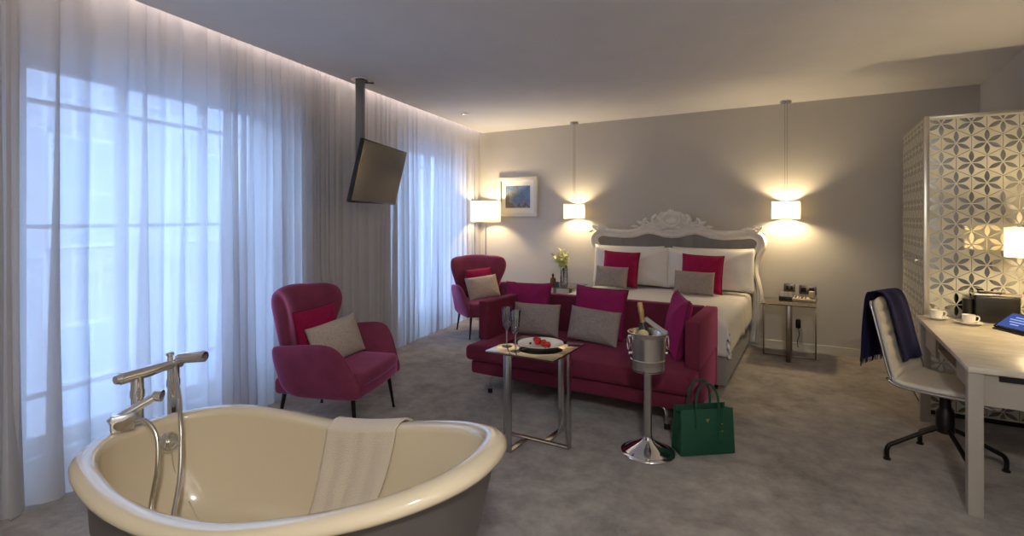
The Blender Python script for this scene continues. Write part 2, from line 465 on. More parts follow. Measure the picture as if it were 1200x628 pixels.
# ---------------------------------------------------------------- curtains
def curtain(t0, t1, seed, label, amp=.045, gather=1., zt=ZC + .22, widen=0.):
    rnd = random.Random(seed)
    L = t1 - t0
    nf = max(3, int(L / .105 * gather))
    # irregular fold positions
    ws = [rnd.uniform(.55, 1.6) * (1 + widen * (i / nf) ** 2) for i in range(nf)]
    tot = sum(ws); cum = [0]
    for w_ in ws: cum.append(cum[-1] + w_ / tot)
    am = [rnd.uniform(.3, 1.35) for _ in range(nf)]
    per = 12
    us = []
    for i in range(nf):
        for k in range(per): us.append((i, k / per))
    us.append((nf - 1, 1.))
    nz_ = 16
    bm = new()
    rows = []
    for j in range(nz_ + 1):
        v = j / nz_
        z = .008 + (zt - .008) * v
        row = []
        for (i, f) in us:
            u = cum[i] + (cum[i + 1] - cum[i]) * f
            a = am[i] * amp * (1.15 - .55 * v)
            ph = 2 * PI * f
            nn = a * (cos(ph) - 1) * .5 * (1 if True else 0) + a * .25 * sin(2 * ph + seed) * (1 - v)
            fine = .006 * sin(2 * PI * (u * L / .047)) * max(0, (v - .55)) * 1.6
            wob = noise.noise(Vector((u * L * 1.7, v * 1.2, seed))) * .03 * (1 - .6 * v)
            dt = a * .55 * sin(ph) * (1 - v * .6) + noise.noise(Vector((u * L * 3., v * 1.5, seed + 9))) * .02 * (1 - v)
            row.append(bm.verts.new(W(t0 + u * L + dt, -.055 + nn + fine + wob, z)))
        rows.append(row)
    for j in range(nz_):
        for i in range(len(us) - 1):
            bm.faces.new((rows[j][i], rows[j][i + 1], rows[j + 1][i + 1], rows[j + 1][i]))
    o = obj('curtain', bm, M['sheer'], angle=180)
    return tag(o, label, 'curtain', 'sheer curtains along the window wall')
curtain(-.06, .17, 3, 'narrow sheer white curtain in the back corner beside the floor lamp')
curtain(.18, 3.25, 5, 'sheer white curtain over the far window, behind the television and armchairs', amp=.07, gather=.8)
curtain(3.26, 5.72, 8, 'sheer blue-lit white curtain over the near window, behind the bathtub', amp=.10, gather=1.15, widen=2.2)
curtain(5.67, TF - .3, 13, 'sheer white curtain at the left edge of the photo, off the near window', amp=.06)

# ---------------------------------------------------------------- television
TVC = Vector((-3.551, 3.59, 1.875)); yaw, tilt = .364, .233
tv = thing('television', 'flat black television tilted down on a grey ceiling pole', 'television', (TVC.x, TVC.y, TVC.z), yaw)
R_ = Matrix.Rotation(tilt, 4, 'Y')       # local +X faces the room, leans down
def tvbox(x0, x1, y0, y1, z0, z1, bev, bm): box(bm, x0, x1, y0, y1, z0, z1, bev, M=R_)
bm = new(); tvbox(-.035, 0, -.5, .5, -.281, .281, .006, bm); tvbox(-.07, -.03, -.3, .3, -.2, .12, .01, bm); obj('casing', bm, M['black'], tv)
bm = new(); tvbox(-.002, .002, -.487, .487, -.262, .268, 0, bm); obj('screen', bm, M['tvscreen'], tv, smooth=False)
bm = new(); box(bm, -.13, -.045, -.2, .08, -.06, .06, .008); obj('mount', bm, M['darkmetal'], tv)
pl = (-.135, -.16)
bm = new(); box(bm, pl[0] - .035, pl[0] + .035, pl[1] - .03, pl[1] + .03, -.2, ZC - TVC.z - .012, .006); obj('pole', bm, pbr('grey_pole_paint', lin(128, 126, 126), .45), tv)
bm = new(); lathe(bm, [(.075, -.016), (.08, -.01), (.08, 0)], 28, (pl[0], pl[1], ZC - TVC.z)); obj('ceiling_plate', bm, M['steel'], tv)
bm = new(); tube(bm, smooth_loop([(pl[0] + .02, pl[1] + .02, ZC - TVC.z - .03), (pl[0] + .05, pl[1] + .08, ZC - TVC.z - .02), (pl[0] + .06, pl[1] + .15, ZC - TVC.z - .005)], 10, False), .007, 6); obj('cable', bm, M['black'], tv)

# ---------------------------------------------------------------- ceiling downlight
dl = thing('downlight', 'small round recessed ceiling spotlight near the back of the curtains', 'light', (-3.726, 5.187, ZC))
bm = new(); lathe(bm, [(.03, -.003), (.045, -.008), (.052, -.004), (.052, 0)], 28, cap0=False, cap1=False); obj('ring', bm, M['steel'], dl)
bm = new(); lathe(bm, [(0, -.002), (.031, -.002)], 28, cap0=False, cap1=False); obj('lens', bm, M['porcelain'], dl)

# ---------------------------------------------------------------- lamps
WARM = (1., .76, .42)
def lamp_light(loc, watts, r=.05, col=WARM):
    l = bpy.data.lights.new('bulb_light', 'POINT'); l.energy = watts; l.color = col; l.shadow_soft_size = r
    o = bpy.data.objects.new('bulb_light', l); COL.objects.link(o); o.location = loc
    return o
def drum(bm, r0, r1, h, z0, n=48):
    grid(bm, n, 4, lambda u, v: Vector(((r0 + (r1 - r0) * v) * cos(2 * PI * u), (r0 + (r1 - r0) * v) * sin(2 * PI * u), z0 + h * v)), wrap_u=True)
def rims(bm, r0, r1, h, z0, n=48):
    for r, z in ((r0, z0), (r1, z0 + h)):
        tube(bm, [(r * cos(2 * PI * k / n), r * sin(2 * PI * k / n), z) for k in range(n)], .0025, 6, closed=True)
    for k in range(3):
        a = 2 * PI * k / 3
        tube(bm, [(.02 * cos(a), .02 * sin(a), z0 + h * .62), (r1 * cos(a), r1 * sin(a), z0 + h * .98)], .0018, 5)

def pendant(x, y, label):
    t = thing('pendant_lamp', label, 'lamp', (x, y, 0), 0, 'bedside pendant lamps')
    bm = new(); lathe(bm, [(.0, -.03), (.05, -.028), (.056, -.02), (.056, 0)], 28, (0, 0, ZC), cap0=False); obj('ceiling_rose', bm, M['steel'], t)
    for cx_ in (-.01, .012):
        bm = new(); tube(bm, [(cx_, 0, ZC - .02), (cx_, 0, 1.62)], .002, 6); obj('cord', bm, M['bronze'], t)
    bm = new(); drum(bm, .138, .138, .188, 1.458); s = obj('lamp_shade', bm, M['shade'], t)
    bm = new(); rims(bm, .138, .138, .188, 1.458); obj('shade_frame', bm, M['white'], s)
    bm = new(); lathe(bm, [(.0, 1.575), (.018, 1.575), (.02, 1.63), (.006, 1.64), (0, 1.64)], 16); obj('socket', bm, M['white'], t)
    return t
PZ = 1.545
pl_l = pendant(-2.80, 6.395, 'small lit drum pendant left of the bed, above the vase')
pl_r = dup(pl_l, (-.29, 6.395, 0), 0, 'small lit drum pendant right of the bed, above the phone')
lamp_light((-2.80, 6.395, PZ), 14); lamp_light((-.29, 6.395, PZ), 18)

fl_ = thing('floor_lamp', 'lit floor lamp with a cream drum shade in the back corner', 'lamp', (-4.13, 6.26, 0))
bm = new(); lathe(bm, [(0, 0), (.14, 0), (.14, .012), (.12, .022), (.02, .03), (.012, .05)], 36); obj('base', bm, M['steel'], fl_)
bm = new(); tube(bm, [(0, 0, .03), (0, 0, 1.6)], .011, 12); obj('pole', bm, M['steel'], fl_)
bm = new(); drum(bm, .215, .215, .30, 1.405); s = obj('lamp_shade', bm, M['shade'], fl_)
bm = new(); rims(bm, .215, .215, .30, 1.405); obj('shade_frame', bm, M['white'], s)
bm = new(); lathe(bm, [(.0, 1.47), (.018, 1.47), (.02, 1.52), (0, 1.53)], 16); obj('socket', bm, M['white'], fl_)
lamp_light((-4.13, 6.26, 1.575), 22)

# ---------------------------------------------------------------- picture
pc = thing('picture', 'white framed blue painting on the back wall beside the floor lamp', 'picture', (-3.75, YB, 1.77))
bm = new()
w2, h2 = .325, .285
for (a, b_, c_, d_) in ((-w2, w2, h2 - .05, h2), (-w2, w2, -h2, -h2 + .05), (-w2, -w2 + .05, -h2 + .05, h2 - .05), (w2 - .05, w2, -h2 + .05, h2 - .05)):
    box(bm, a, b_, -.05, -.001, c_, d_, .003)
obj('frame', bm, pbr('frame_white_gloss', lin(226, 222, 212), .25), pc)
bm = new(); box(bm, -w2 + .05, w2 - .05, -.022, -.018, -h2 + .05, h2 - .05); obj('mount_board', bm, M['paper'], pc, smooth=False)
bm = new(); box(bm, -.205, .205, -.026, -.0215, -.16, .16); obj('canvas', bm, M['art'], pc, smooth=False)

# ---------------------------------------------------------------- wall plates
def plate(name, x, z, w, h, label, kids):
    t = thing(name, label, 'socket', (x, YB, z))
    bm = new(); box(bm, -w / 2, w / 2, -.008, 0, -h / 2, h / 2, .002); obj('plate', bm, M['bronze'], t)
    for (dx, dz, ww, hh) in kids:
        bm = new(); box(bm, dx - ww / 2, dx + ww / 2, -.013, -.007, dz - hh / 2, dz + hh / 2, .002); obj('switch', bm, M['darkmetal'], t)
plate('light_switch', -.262, .69, .11, .09, 'small bronze switch plate on the wall, left one above the bedside table', [(-.022, 0, .022, .04), (.022, 0, .022, .04)])
plate('power_socket', -.085, .675, .165, .095, 'wide bronze double socket plate on the wall, right one above the bedside table', [(-.04, .0, .05, .05), (.04, 0, .05, .05)])

# ---------------------------------------------------------------- cushions
def cushion_outline(w, h, bow=.035, n=16):
    pts = []
    for (a, b_) in (((-w / 2, 0), (w / 2, 0)), ((w / 2, 0), (w / 2, h)), ((w / 2, h), (-w / 2, h)), ((-w / 2, h), (-w / 2, 0))):
        A, B = Vector(a), Vector(b_)
        d = B - A; nrm = Vector((-d.y, d.x)).normalized()
        for k in range(n):
            t = k / n
            p = A + d * t + nrm * bow * d.length * (1 - (2 * t - 1) ** 4) * (.8 if d.length > 0 else 1)
            # soften the corners
            pts.append(p)
    c = Vector((0, h / 2))
    return [c + (p - c) * 1.0 for p in pts]
def cushion(name, w, h, th, mat, loc, yaw, lean, roll, label, group, cat='cushion', pipe=None, bow=.035, wr=.012, seed=0, pw=2.2):
    """stands on its lower edge, faces local -Y"""
    bm = new()
    ol = cushion_outline(w, h, bow)
    def warp(x, z, t):
        q = noise.noise(Vector((x * 6 + seed, z * 6, seed * 1.7))) * wr
        return Vector((x, -t - q * (abs(t) / (th / 2) if th else 0), z))
    panel(bm, ol, warp, th / 2, th / 2, 9, pw, center=(0, h / 2))
    o = obj(name, bm, mat, angle=180)
    if pipe:
        b2 = new(); tube(b2, [(p[0], 0, p[1]) for p in ol], .008, 6, closed=True)
        obj('piping', b2, pipe, o)
    o.matrix_world = Matrix.Translation(loc) @ Matrix.Rotation(yaw, 4, 'Z') @ Matrix.Rotation(-lean, 4, 'X') @ Matrix.Rotation(roll, 4, 'Y')
    return tag(o, label, cat, group)

# ---------------------------------------------------------------- bed
BX0, BX1, BC = -2.42, -.655, -1.53
BY0, BY1 = 4.63, 6.40
bed = thing('bed', 'double bed with grey upholstered base and ornate cream headboard', 'bed', (BC, 5.5, 0))
def L(x, y, z): return (x - BC, y - 5.5, z)
bm = new(); box(bm, BX0 - BC, BX1 - BC, BY0 - 5.5, BY1 - 5.5, .06, .36, .012); obj('base', bm, M['bedgrey'], bed)
bm = new(); box(bm, BX0 - BC + .01, BX1 - BC - .01, BY0 - 5.5 + .01, BY1 - 5.5, .36, .585, .05, 4); obj('mattress', bm, M['linen'], bed)
for sx in (BX0 + .1, BX1 - .1):
    for sy in (BY0 + .1, BY1 - .1):
        bm = new(); lathe(bm, [(.025, 0), (.032, .06)], 14, L(sx, sy, 0)); obj('leg', bm, M['darkmetal'], bed)
# headboard outline (right half, relative to centre), from the floor up
half = [(.97, .06), (.985, .25), (1.00, .42), (1.01, .60), (.985, .74), (.96, .85), (.965, .94), (1.0, 1.04), (1.045, 1.13), (1.05, 1.20), (1.02, 1.27), (.96, 1.315), (.88, 1.335),
        (.76, 1.325), (.60, 1.315), (.48, 1.325), (.38, 1.355), (.28, 1.375), (.18, 1.36), (.09, 1.335), (0, 1.325)]
HY = 6.47
hr = smooth_loop(half, 120, False)
full = [(p.x, p.y) for p in hr] + [(-p.x, p.y) for p in hr[::-1][1:]]
hb = None
bm = new()
def sweep_frame(bm, pts, off, prof, mat=0):
    """profile (outward, forward) swept along the planar path pts in x-z at depth HY"""
    P = [Vector((p[0], p[1])) for p in pts]; N = len(P); rows = []
    for i in range(N):
        t = (P[min(i + 1, N - 1)] - P[max(i - 1, 0)]).normalized()
        nrm = Vector((t.y, -t.x))          # outward (path runs right side up, over, down left)
        rows.append([bm.verts.new(L(BC + P[i].x + nrm.x * (a + off), HY - b_, P[i].y + nrm.y * (a + off))) for a, b_ in prof])
    m = len(prof)
    for i in range(N - 1):
        for k in range(m):
            bm.faces.new((rows[i][k], rows[i][(k + 1) % m], rows[i + 1][(k + 1) % m], rows[i + 1][k])).material_index = mat
    bm.faces.new(rows[0]); bm.faces.new(rows[-1][::-1])
prof0 = [(.0, -.03), (.0, .03), (-.006, .058), (-.018, .072), (-.030, .060), (-.036, .030), (-.05, .026), (-.056, .050), (-.066, .062), (-.078, .052), (-.086, .02), (-.086, -.03)]
prof = [(a * 1.25, b_) for a, b_ in prof0]
sweep_frame(bm, full, 0, prof)
hb = obj('headboard', bm, M['headpaint'], bed, angle=60)
# upholstered field: strips between frame and lower edge with vertical channels
bm = new()
inner = [(p[0] * .955, p[1] - .05) for p in full if p[1] > .45]
top_at = {}
def ztop(x):
    best = .5
    for a, b_ in zip(full, full[1:]):
        if (a[0] - x) * (b_[0] - x) <= 0 and abs(a[0] - b_[0]) > 1e-6:
            z = a[1] + (b_[1] - a[1]) * (x - a[0]) / (b_[0] - a[0])
            best = max(best, z)
    return best - .05
nx = 121
def hp(u, v):
    x = -.955 + 1.91 * u
    zt = ztop(x)
    ch = abs(sin(PI * (x / .1775 + .5)))
    return Vector(L(BC + x, HY - .012 - .022 * ch ** .5 * (1 - abs(2 * v - 1) ** 8), .35 + (zt - .35) * v))
grid(bm, nx, 14, hp)
obj('upholstered_panel', bm, M['bedgrey'], hb, angle=180)
# carved crest: cartouche, scrolls and leaves
def scroll(bm, cx_, cz, r, turns, a0, sgn, th0, th1, y=HY - .062, stretch=1.):
    pts, rs = [], []
    n = int(18 * turns) + 6
    for k in range(n + 1):
        u = k / n
        a = a0 + sgn * 2 * PI * turns * u
        rr = r * (1 - .82 * u)
        pts.append(L(BC + cx_ + rr * cos(a) * stretch, y - .012 * u, cz + rr * sin(a)))
        rs.append(th0 * (1 - u) + th1 * u)
    tube(bm, pts, rs, 8, flat=(1, 1))
def leaf(bm, x, z, ang, ln, wd, y=HY - .066):
    ol = [(ln * t, wd * sin(PI * t ** .8) * (1 + .25 * sin(9 * PI * t))) for t in [k / 12 for k in range(13)]]
    ol = ol + [(p[0], -p[1]) for p in ol[::-1][1:-1]]
    ca, sa = cos(ang), sin(ang)
    panel(bm, ol, lambda a, b_, t: Vector(L(BC + x + a * ca - b_ * sa, y - t - .02 * a / ln, z + a * sa + b_ * ca)), .018, .01, 4, 3., center=(ln * .5, 0))
bm = new()
# body that carries the crest
bod = [(-.42, 1.345), (-.30, 1.40), (-.22, 1.43), (-.16, 1.50), (-.08, 1.54), (0, 1.55), (.08, 1.54), (.16, 1.50), (.22, 1.43), (.30, 1.40), (.42, 1.345), (.28, 1.35), (.14, 1.34), (0, 1.325), (-.14, 1.34), (-.28, 1.35)]
panel(bm, [(p.x, p.y) for p in smooth_loop([Vector(p) for p in bod], 96)], lambda x, z, t: Vector(L(BC + x, HY - .025 - t, z)), .022, .03, 5, 4., center=(0, 1.41))
# oval cartouche with raised rim
tube(bm, [L(BC + .105 * cos(2 * PI * k / 36), HY - .075, 1.44 + .075 * sin(2 * PI * k / 36)) for k in range(36)],   .018, 8, closed=True)
panel(bm, [(.075 * cos(2 * PI * k / 28), 1.44 + .05 * sin(2 * PI * k / 28)) for k in range(28)], lambda x, z, t: Vector(L(BC + x, HY - .048 - t, z)), .02, .01, 5, 2.2, center=(0, 1.44))
for s in (-1, 1):
    scroll(bm, s * .17, 1.43, .065, 1.3, PI / 2, -s, .022, .009)
    scroll(bm, s * .30, 1.405, .045, 1.2, PI / 2 if s > 0 else PI / 2, -s, .019, .008)
    scroll(bm, s * .10, 1.515, .035, 1.1, 0 if s < 0 else PI, s, .016, .007)
    leaf(bm, s * .33, 1.385, PI / 2 + s * -1.15, .10, .022)
    leaf(bm, s * .20, 1.38, (PI / 2 - s * .3), .10, .02)
    leaf(bm, s * .40, 1.36, (0 if s > 0 else PI), .10, .018)
    leaf(bm, s * .03, 1.36, (PI / 2 - s * 1.9), .12, .02, HY - .06)
for a in (-.9, -.45, 0, .45, .9): leaf(bm, .0, 1.505, PI / 2 - a, .06 + .02 * cos(a * 1.5), .016, HY - .065)
obj('carved_crest', bm, M['headpaint'], hb, angle=60)
for s in (-1, 1):
    bm = new()
    scroll(bm, s * .955, 1.335, .040, 1.25, PI / 2 + s * .3, s, .016, .008)
    leaf(bm, s * .93, 1.34, PI if s > 0 else 0, .14, .018)
    leaf(bm, s * .98, 1.33, PI / 2 - s * .6, .06, .018)
    leaf(bm, s * 1.0, 1.31, (-.5 if s > 0 else PI + .5), .07, .016)
    obj('carved_shoulder', bm, M['headpaint'], hb, angle=60)

# duvet: covers mattress top and hangs at sides and foot
bm = new()
nx, ny = 60, 56
dx0, dx1, dy0, dy1 = BX0 - .025, BX1 + .02, BY0 - .03, BY1 - .02
def duv(u, v):
    # unfolded sheet: the outer parts of u and v hang down
    du, df = .27, .27
    Wd = (dx1 - dx0) + 2 * du; a = u * Wd - du
    Ln = (dy1 - dy0) + df; b_ = v * Ln - df
    zt = .628
    x, y, z = dx0 + a, dy0 + b_, zt
    R = .05
    def fold(s_):            # s_ > 0: past the edge
        if s_ < -R: return 0, 0
        q = s_ + R
        if q < R * PI / 2: return (R * sin(q / R) - q, -(R - R * cos(q / R)))
        return (R - q, -(R + (q - R * PI / 2)))
    ex = fold(-a) if a < (dx1 - dx0) / 2 else fold(a - (dx1 - dx0))
    sg = 1 if a < (dx1 - dx0) / 2 else -1
    ey = fold(-b_)
    x -= sg * ex[0]; y -= ey[0]
    drop = max(-ex[1], -ey[1]) + .06 * min(-ex[1], -ey[1])
    z -= drop
    hang = max(0, drop - .04)
    x += (-sg) * hang * .06 * (1 if -ex[1] > .01 else 0); y -= hang * .06 * (1 if -ey[1] > .01 else 0)
    wv = noise.noise(Vector((x * 3.1, y * 2.7, 1.3)))
    z += .012 * wv - .012 * (abs(x - BC) / .9) ** 2 + (.025 * noise.noise(Vector((y * 2.3, sg * 3, 5))) * min(1, hang * 8))
    x += -sg * hang * .12 * noise.noise(Vector((y * 5, 2, sg))) * (1 if -ey[1] < .01 else .2) if -ex[1] > .01 else 0
    y -= hang * .08 * noise.noise(Vector((x * 5, 7, 1))) if -ey[1] > .01 else 0
    return Vector((x, y, z))
grid(bm, nx, ny, duv)
o = obj('duvet', bm, M['linen'], angle=180)
md = o.modifiers.new('thickness', 'SOLIDIFY'); md.thickness = .02; md.offset = -1
tag(o, 'smooth white duvet covering the bed and hanging over its sides', 'duvet')

GP = 'white pillows against the headboard'
for (x, y, ln, sd, lab) in ((-2.05, 6.35, .08, 1, 'white pillow at the back left against the headboard, mostly hidden by the front one'),
                            (-1.055, 6.35, .08, 2, 'white pillow at the back right against the headboard, only its right edge showing'),
                            (-1.975, 6.165, .2, 3, 'large white pillow behind the left raspberry cushion on the bed'),
                            (-1.055, 6.165, .2, 4, 'large white pillow behind the right raspberry cushion on the bed')):
    cushion('pillow', .945 if sd > 2 else .90, .48, .20 if sd > 2 else .16, M['linen'], (x, y, .645), 0, ln, 0, lab, GP, 'pillow', bow=.02, wr=.03, seed=sd, pw=1.7)
cushion('cushion', .44, .42, .13, M['redvel'], (-2.04, 5.98, .648), 0, .22, .03, 'raspberry velvet cushion on the bed, left one, behind a grey cushion', 'raspberry cushions on the bed', pipe=M['piping'], seed=11)
cushion('cushion', .44, .42, .13, M['redvel'], (-1.10, 5.95, .645), 0, .22, .03, 'raspberry velvet cushion on the bed, right one, behind a grey cushion', 'raspberry cushions on the bed', pipe=M['piping'], seed=12)
cushion('cushion', .40, .25, .11, M['tweed'], (-2.10, 5.85, .648), 0, .24, .02, 'small grey oblong cushion on the bed, in front of the left raspberry one', 'grey cushions on the bed', bow=.02, seed=13)
cushion('cushion', .42, .25, .11, M['tweed'], (-1.15, 5.80, .645), 0, .24, .02, 'small grey oblong cushion on the bed, in front of the right raspberry one', 'grey cushions on the bed', bow=.02, seed=14)

# ---------------------------------------------------------------- crossed-loop tables
def cross_table(name, label, loc, s, h, top, legm, bw, bt, jog=0., tt=.012):
    t = thing(name, label, 'table', loc, 0)
    bm = new(); box(bm, -s, s, -s, s, h - tt, h, .002); obj('table_top', bm, top, t)
    z0 = 0
    zt = h - tt
    def rl(x0, x1, y0, y1, z0, z1, nm):
        bm = new(); box(bm, x0, x1, y0, y1, z0, z1, .0012); obj(nm, bm, legm, t)
    e = s - bt
    for sg in (-1, 1):
        a, b_ = sorted((sg * e, sg * s)); rl(a, b_, -bw / 2, bw / 2, 0, zt, 'leg')
    for z in (0, zt - bt): rl(-e, e, -bw / 2, bw / 2, z, z + bt, 'rail')
    for sg in (-1, 1):
        xc = sg * jog
        a, b_ = sorted((sg * e, sg * s)); rl(xc - bw / 2, xc + bw / 2, a, b_, 0, zt, 'leg')
        a, b_ = sorted((sg * bw / 2, sg * e))
        for z in (0, zt - bt): rl(xc - bw / 2, xc + bw / 2, a, b_, z, z + bt, 'rail')
    return t
ST = .62
side = cross_table('side_table', 'square mirror-topped steel side table in front of the sofa', (-1.597, 3.027, 0), .243, ST, M['mirrortop'], M['steel'], .04, .012, .07)
NZ = .585
ns_r = cross_table('bedside_table', 'square bronze-framed bedside table right of the bed, holding the phone', (-.25, 6.2, 0), .25, NZ, pbr('dark_glass_top', lin(92, 82, 72), .1, coat=.6), M['bronze'], .04, .014)
ns_r['group'] = 'bedside tables'
ns_l = dup(ns_r, (-2.875, 6.2, 0), 0, 'square bronze-framed bedside table left of the bed, holding the vase')

# bedside bits
cb = thing('card_holder', 'black tray holding white cards on the right bedside table', 'tray', (-.285, 6.33, NZ))
bm = new(); box(bm, -.07, .07, -.045, .045, 0, .035, .005); obj('tray', bm, M['black'], cb)
for k in range(3):
    bm = new(); box(bm, -.055 + k * .04, -.02 + k * .04, -.03 + k * .004, -.02 + k * .004, .03, .085); obj('card', bm, M['paper'], cb, smooth=False)
ph = thing('telephone', 'beige bedside telephone with upright handset on the right bedside table', 'telephone', (-.10, 6.30, NZ), -.1)
bm = new(); box(bm, -.12, .10, -.06, .06, 0, .03, .008)
for v in bm.verts:
    if v.co.z > .015: v.co.z += (v.co.y + .06) * .12
obj('body', bm, M['beige'], ph)
bm = new(); box(bm, .03, .085, -.035, .035, .035, .11, .012); obj('handset', bm, M['beige'], ph)
bm = new()
for i in range(4):
    for j in range(3): box(bm, -.10 + i * .03, -.082 + i * .03, -.045 + j * .032, -.025 + j * .032, .026 + j * .004, .0375 + j * .004, .002)
obj('keypad', bm, M['bronze'], ph)
pa = thing('power_adapter', 'small dark plug hanging on the wall behind the right bedside table', 'plug', (-.175, YB, .30))
bm = new(); box(bm, -.025, .025, -.05, 0, -.05, .05, .012); obj('plug_body', bm, M['darkmetal'], pa)
bm = new(); tube(bm, smooth_loop([(0, -.03, -.045), (.01, -.035, -.12), (-.01, -.035, -.2), (0, -.03, -.26)], 20, False), .004, 6); obj('cable', bm, M['darkmetal'], pa)
pb = thing('perfume_bottle', 'small amber bottle with black cap on the left bedside table', 'bottle', (-2.985, 6.13, NZ))
bm = new(); lathe(bm, [(0, 0), (.034, 0), (.038, .01), (.038, .075), (.03, .092), (.014, .10), (.014, .108)], 20); obj('flask', bm, M['amber'], pb)
bm = new(); lathe(bm, [(.016, .106), (.017, .108), (.016, .14), (.008, .148), (0, .148)], 16); obj('cap', bm, M['black'], pb)
gt = tag(obj('tealight_holder', (lambda b_: (lathe(b_, [(0, 0), (.03, 0), (.036, .008), (.038, .05), (.033, .05), (.03, .012), (0, .012)], 20), b_)[1])(new()), pbr('blue_grey_glass', lin(120, 132, 150), .1, trans=.5)), 'tiny blue-grey glass holder between the amber bottle and vase', 'candle holder')
gt.location = (-2.905, 6.07, NZ)
vs_ = thing('vase', 'clear glass vase of water on the left bedside table', 'vase', (-2.86, 6.2, NZ))
bm = new(); lathe(bm, [(0, .0), (.05, 0), (.052, .01), (.05, .1), (.045, .18), (.047, .25), (.044, .25), (.042, .18), (.046, .1), (.047, .014), (0, .014)], 28); obj('glass_body', bm, M['glass'], vs_)
bm = new(); lathe(bm, [(0, .016), (.045, .016), (.044, .1), (.043, .12), (0, .12)], 24); obj('water', bm, M['glass'], vs_)
fw_ = thing('flower_stems', 'pale yellow orchid stems with dark leaves standing in the vase', 'flowers', (-2.86, 6.2, NZ))
rnd = random.Random(4)
for k in range(5):
    a = rnd.uniform(0, 2 * PI); r1 = rnd.uniform(.06, .15); hh = rnd.uniform(.36, .46)
    p = smooth_loop([(.015 * cos(a + 2), .015 * sin(a + 2), .03), (.01 * cos(a), .01 * sin(a), .15), (.035 * cos(a), .035 * sin(a), .27), (r1 * cos(a), r1 * sin(a) * .6, hh)], 24, False)
    bm = new(); tube(bm, p, .0045, 6); st = obj('stem', bm, M['stem'], fw_)
    for q in range(4):
        c = p[-1 - q * 3] if q else p[-1]
        bm = new()
        for i in range(5):
            b0 = 2 * PI * i / 5 + q + k
            tip = Vector((cos(b0) * .04, -.015 + .01 * sin(3 * i), sin(b0) * .04)) + c + Vector((rnd.uniform(-.03, .03), rnd.uniform(-.02, .02), rnd.uniform(-.02, .02)))
            ol = [(.062 * (.5 - .5 * cos(PI * j / 6)), .024 * sin(PI * j / 6)) for j in range(7)]
            ol += [(u_, -v_) for u_, v_ in ol[::-1][1:-1]]
            d = (tip - c).normalized(); u_, w_ = frame_axes(d)
            panel(bm, ol, lambda x, y, t, c=c, d=d, u_=u_, w_=w_: c + d * x + u_ * y + w_ * (t + .15 * x * x / .045), .003, .002, 3, 3., center=(.022, 0))
        obj('blossom', bm, M['petal'], st)
for k in range(4):
    a = rnd.uniform(0, 2 * PI)
    ol = [(.13 * j / 8, .02 * sin(PI * j / 8)) for j in range(9)]; ol += [(u_, -v_) for u_, v_ in ol[::-1][1:-1]]
    d = Vector((cos(a) * .5, sin(a) * .3, .8)).normalized(); u_, w_ = frame_axes(d); c = Vector((0, 0, .16 + .03 * k))
    bm = new(); panel(bm, ol, lambda x, y, t: c + d * x + u_ * y + w_ * (t - x * x * 1.2), .002, .002, 3, 3., center=(.065, 0)); obj('leaf', bm, M['stem'] if k % 2 else M['leaf'], fw_)

# ---------------------------------------------------------------- sofa
SX0, SX1 = -2.565, -.705
sofa = thing('sofa', 'burgundy velvet sofa with square arms at the foot of the bed', 'sofa', (-1.635, 4.05, 0))
def SO(x0, x1, y0, y1, z0, z1, bev, name, seg=3, mod=None, par=None):
    bm = new(); box(bm, x0 + 1.635, x1 + 1.635, y0 - 4.05, y1 - 4.05, z0, z1, bev, seg)
    if mod: mod(bm)
    return obj(name, bm, M['sofavel'], par or sofa)
SO(SX0 + .05, SX1 - .04, 3.58, 4.50, .165, .275, .025, 'base')
def crown(bm):
    bmesh.ops.subdivide_edges(bm, edges=[e for e in bm.edges if e.calc_length() > .3], cuts=12, use_grid_fill=True)
    for v in bm.verts:
        if v.co.z > .38:
            v.co.z += .012 * (1 - (v.co.x / .93) ** 2) * (1 - ((v.co.y + .1) / .5) ** 2) + .004 * noise.noise(v.co * 5)
SO(SX0 + .02, SX1 - .01, 3.53, 4.45, .283, .408, .04, 'seat_cushion', 4, crown)
SO(SX0, SX0 + .1, 3.77, 4.56, .405, .738, .014, 'arm')
SO(SX1 - .1, SX1, 3.77, 4.56, .405, .738, .014, 'arm')
for x in (SX0, SX1 - .1): SO(x + .001, x + .099, 4.46, 4.555, .11, .42, .01, 'arm_post')
SO(SX0 + .1, SX1 - .1, 4.45, 4.56, .27, .738, .014, 'backrest')
bm = new(); box(bm, SX1 - .06 + 1.635, SX1 + 1.635, 3.80 - 4.05, 4.46 - 4.05, .12, .41, .012); obj('side_panel', bm, M['sofavel'], sofa)
bm = new(); box(bm, SX0 + 1.635, SX0 + .06 + 1.635, 3.80 - 4.05, 4.46 - 4.05, .17, .41, .012); obj('side_panel', bm, M['sofavel'], sofa)
for (x, y, s) in ((-2.37, 3.66, 1), (-.90, 3.66, -1), (-2.37, 4.42, 1), (-.90, 4.42, -1)):
    bm = new(); tube(bm, smooth_loop([(x + 1.635 + s * .09, y - 4.05, .158), (x + 1.635 + s * .03, y - 4.05, .15), (x + 1.635 + s * .005, y - 4.05, .11), (x + 1.635, y - 4.05, .03)], 20, False), .012, 10)
    lg = obj('leg', bm, M['chrome'], sofa)
    bm = new(); lathe(bm, [(0, 0), (.02, 0), (.02, .032), (.013, .036)], 16, (x + 1.635, y - 4.05, 0)); obj('foot', bm, M['rubber'], lg)
GS, GG = 'magenta cushions on the sofa', 'grey cushions on the sofa'
cushion('cushion', .48, .44, .15, M['pinkvel'], (-2.385, 4.30, .415), .05, .22, -.02, 'magenta velvet cushion at the left end of the sofa, behind a grey one', GS, pipe=M['piping'], seed=21)
cushion('cushion', .49, .44, .15, M['pinkvel'], (-1.665, 4.28, .42), -.05, .22, .03, 'magenta velvet cushion in the middle of the sofa, behind a grey one', GS, pipe=M['piping'], seed=22)
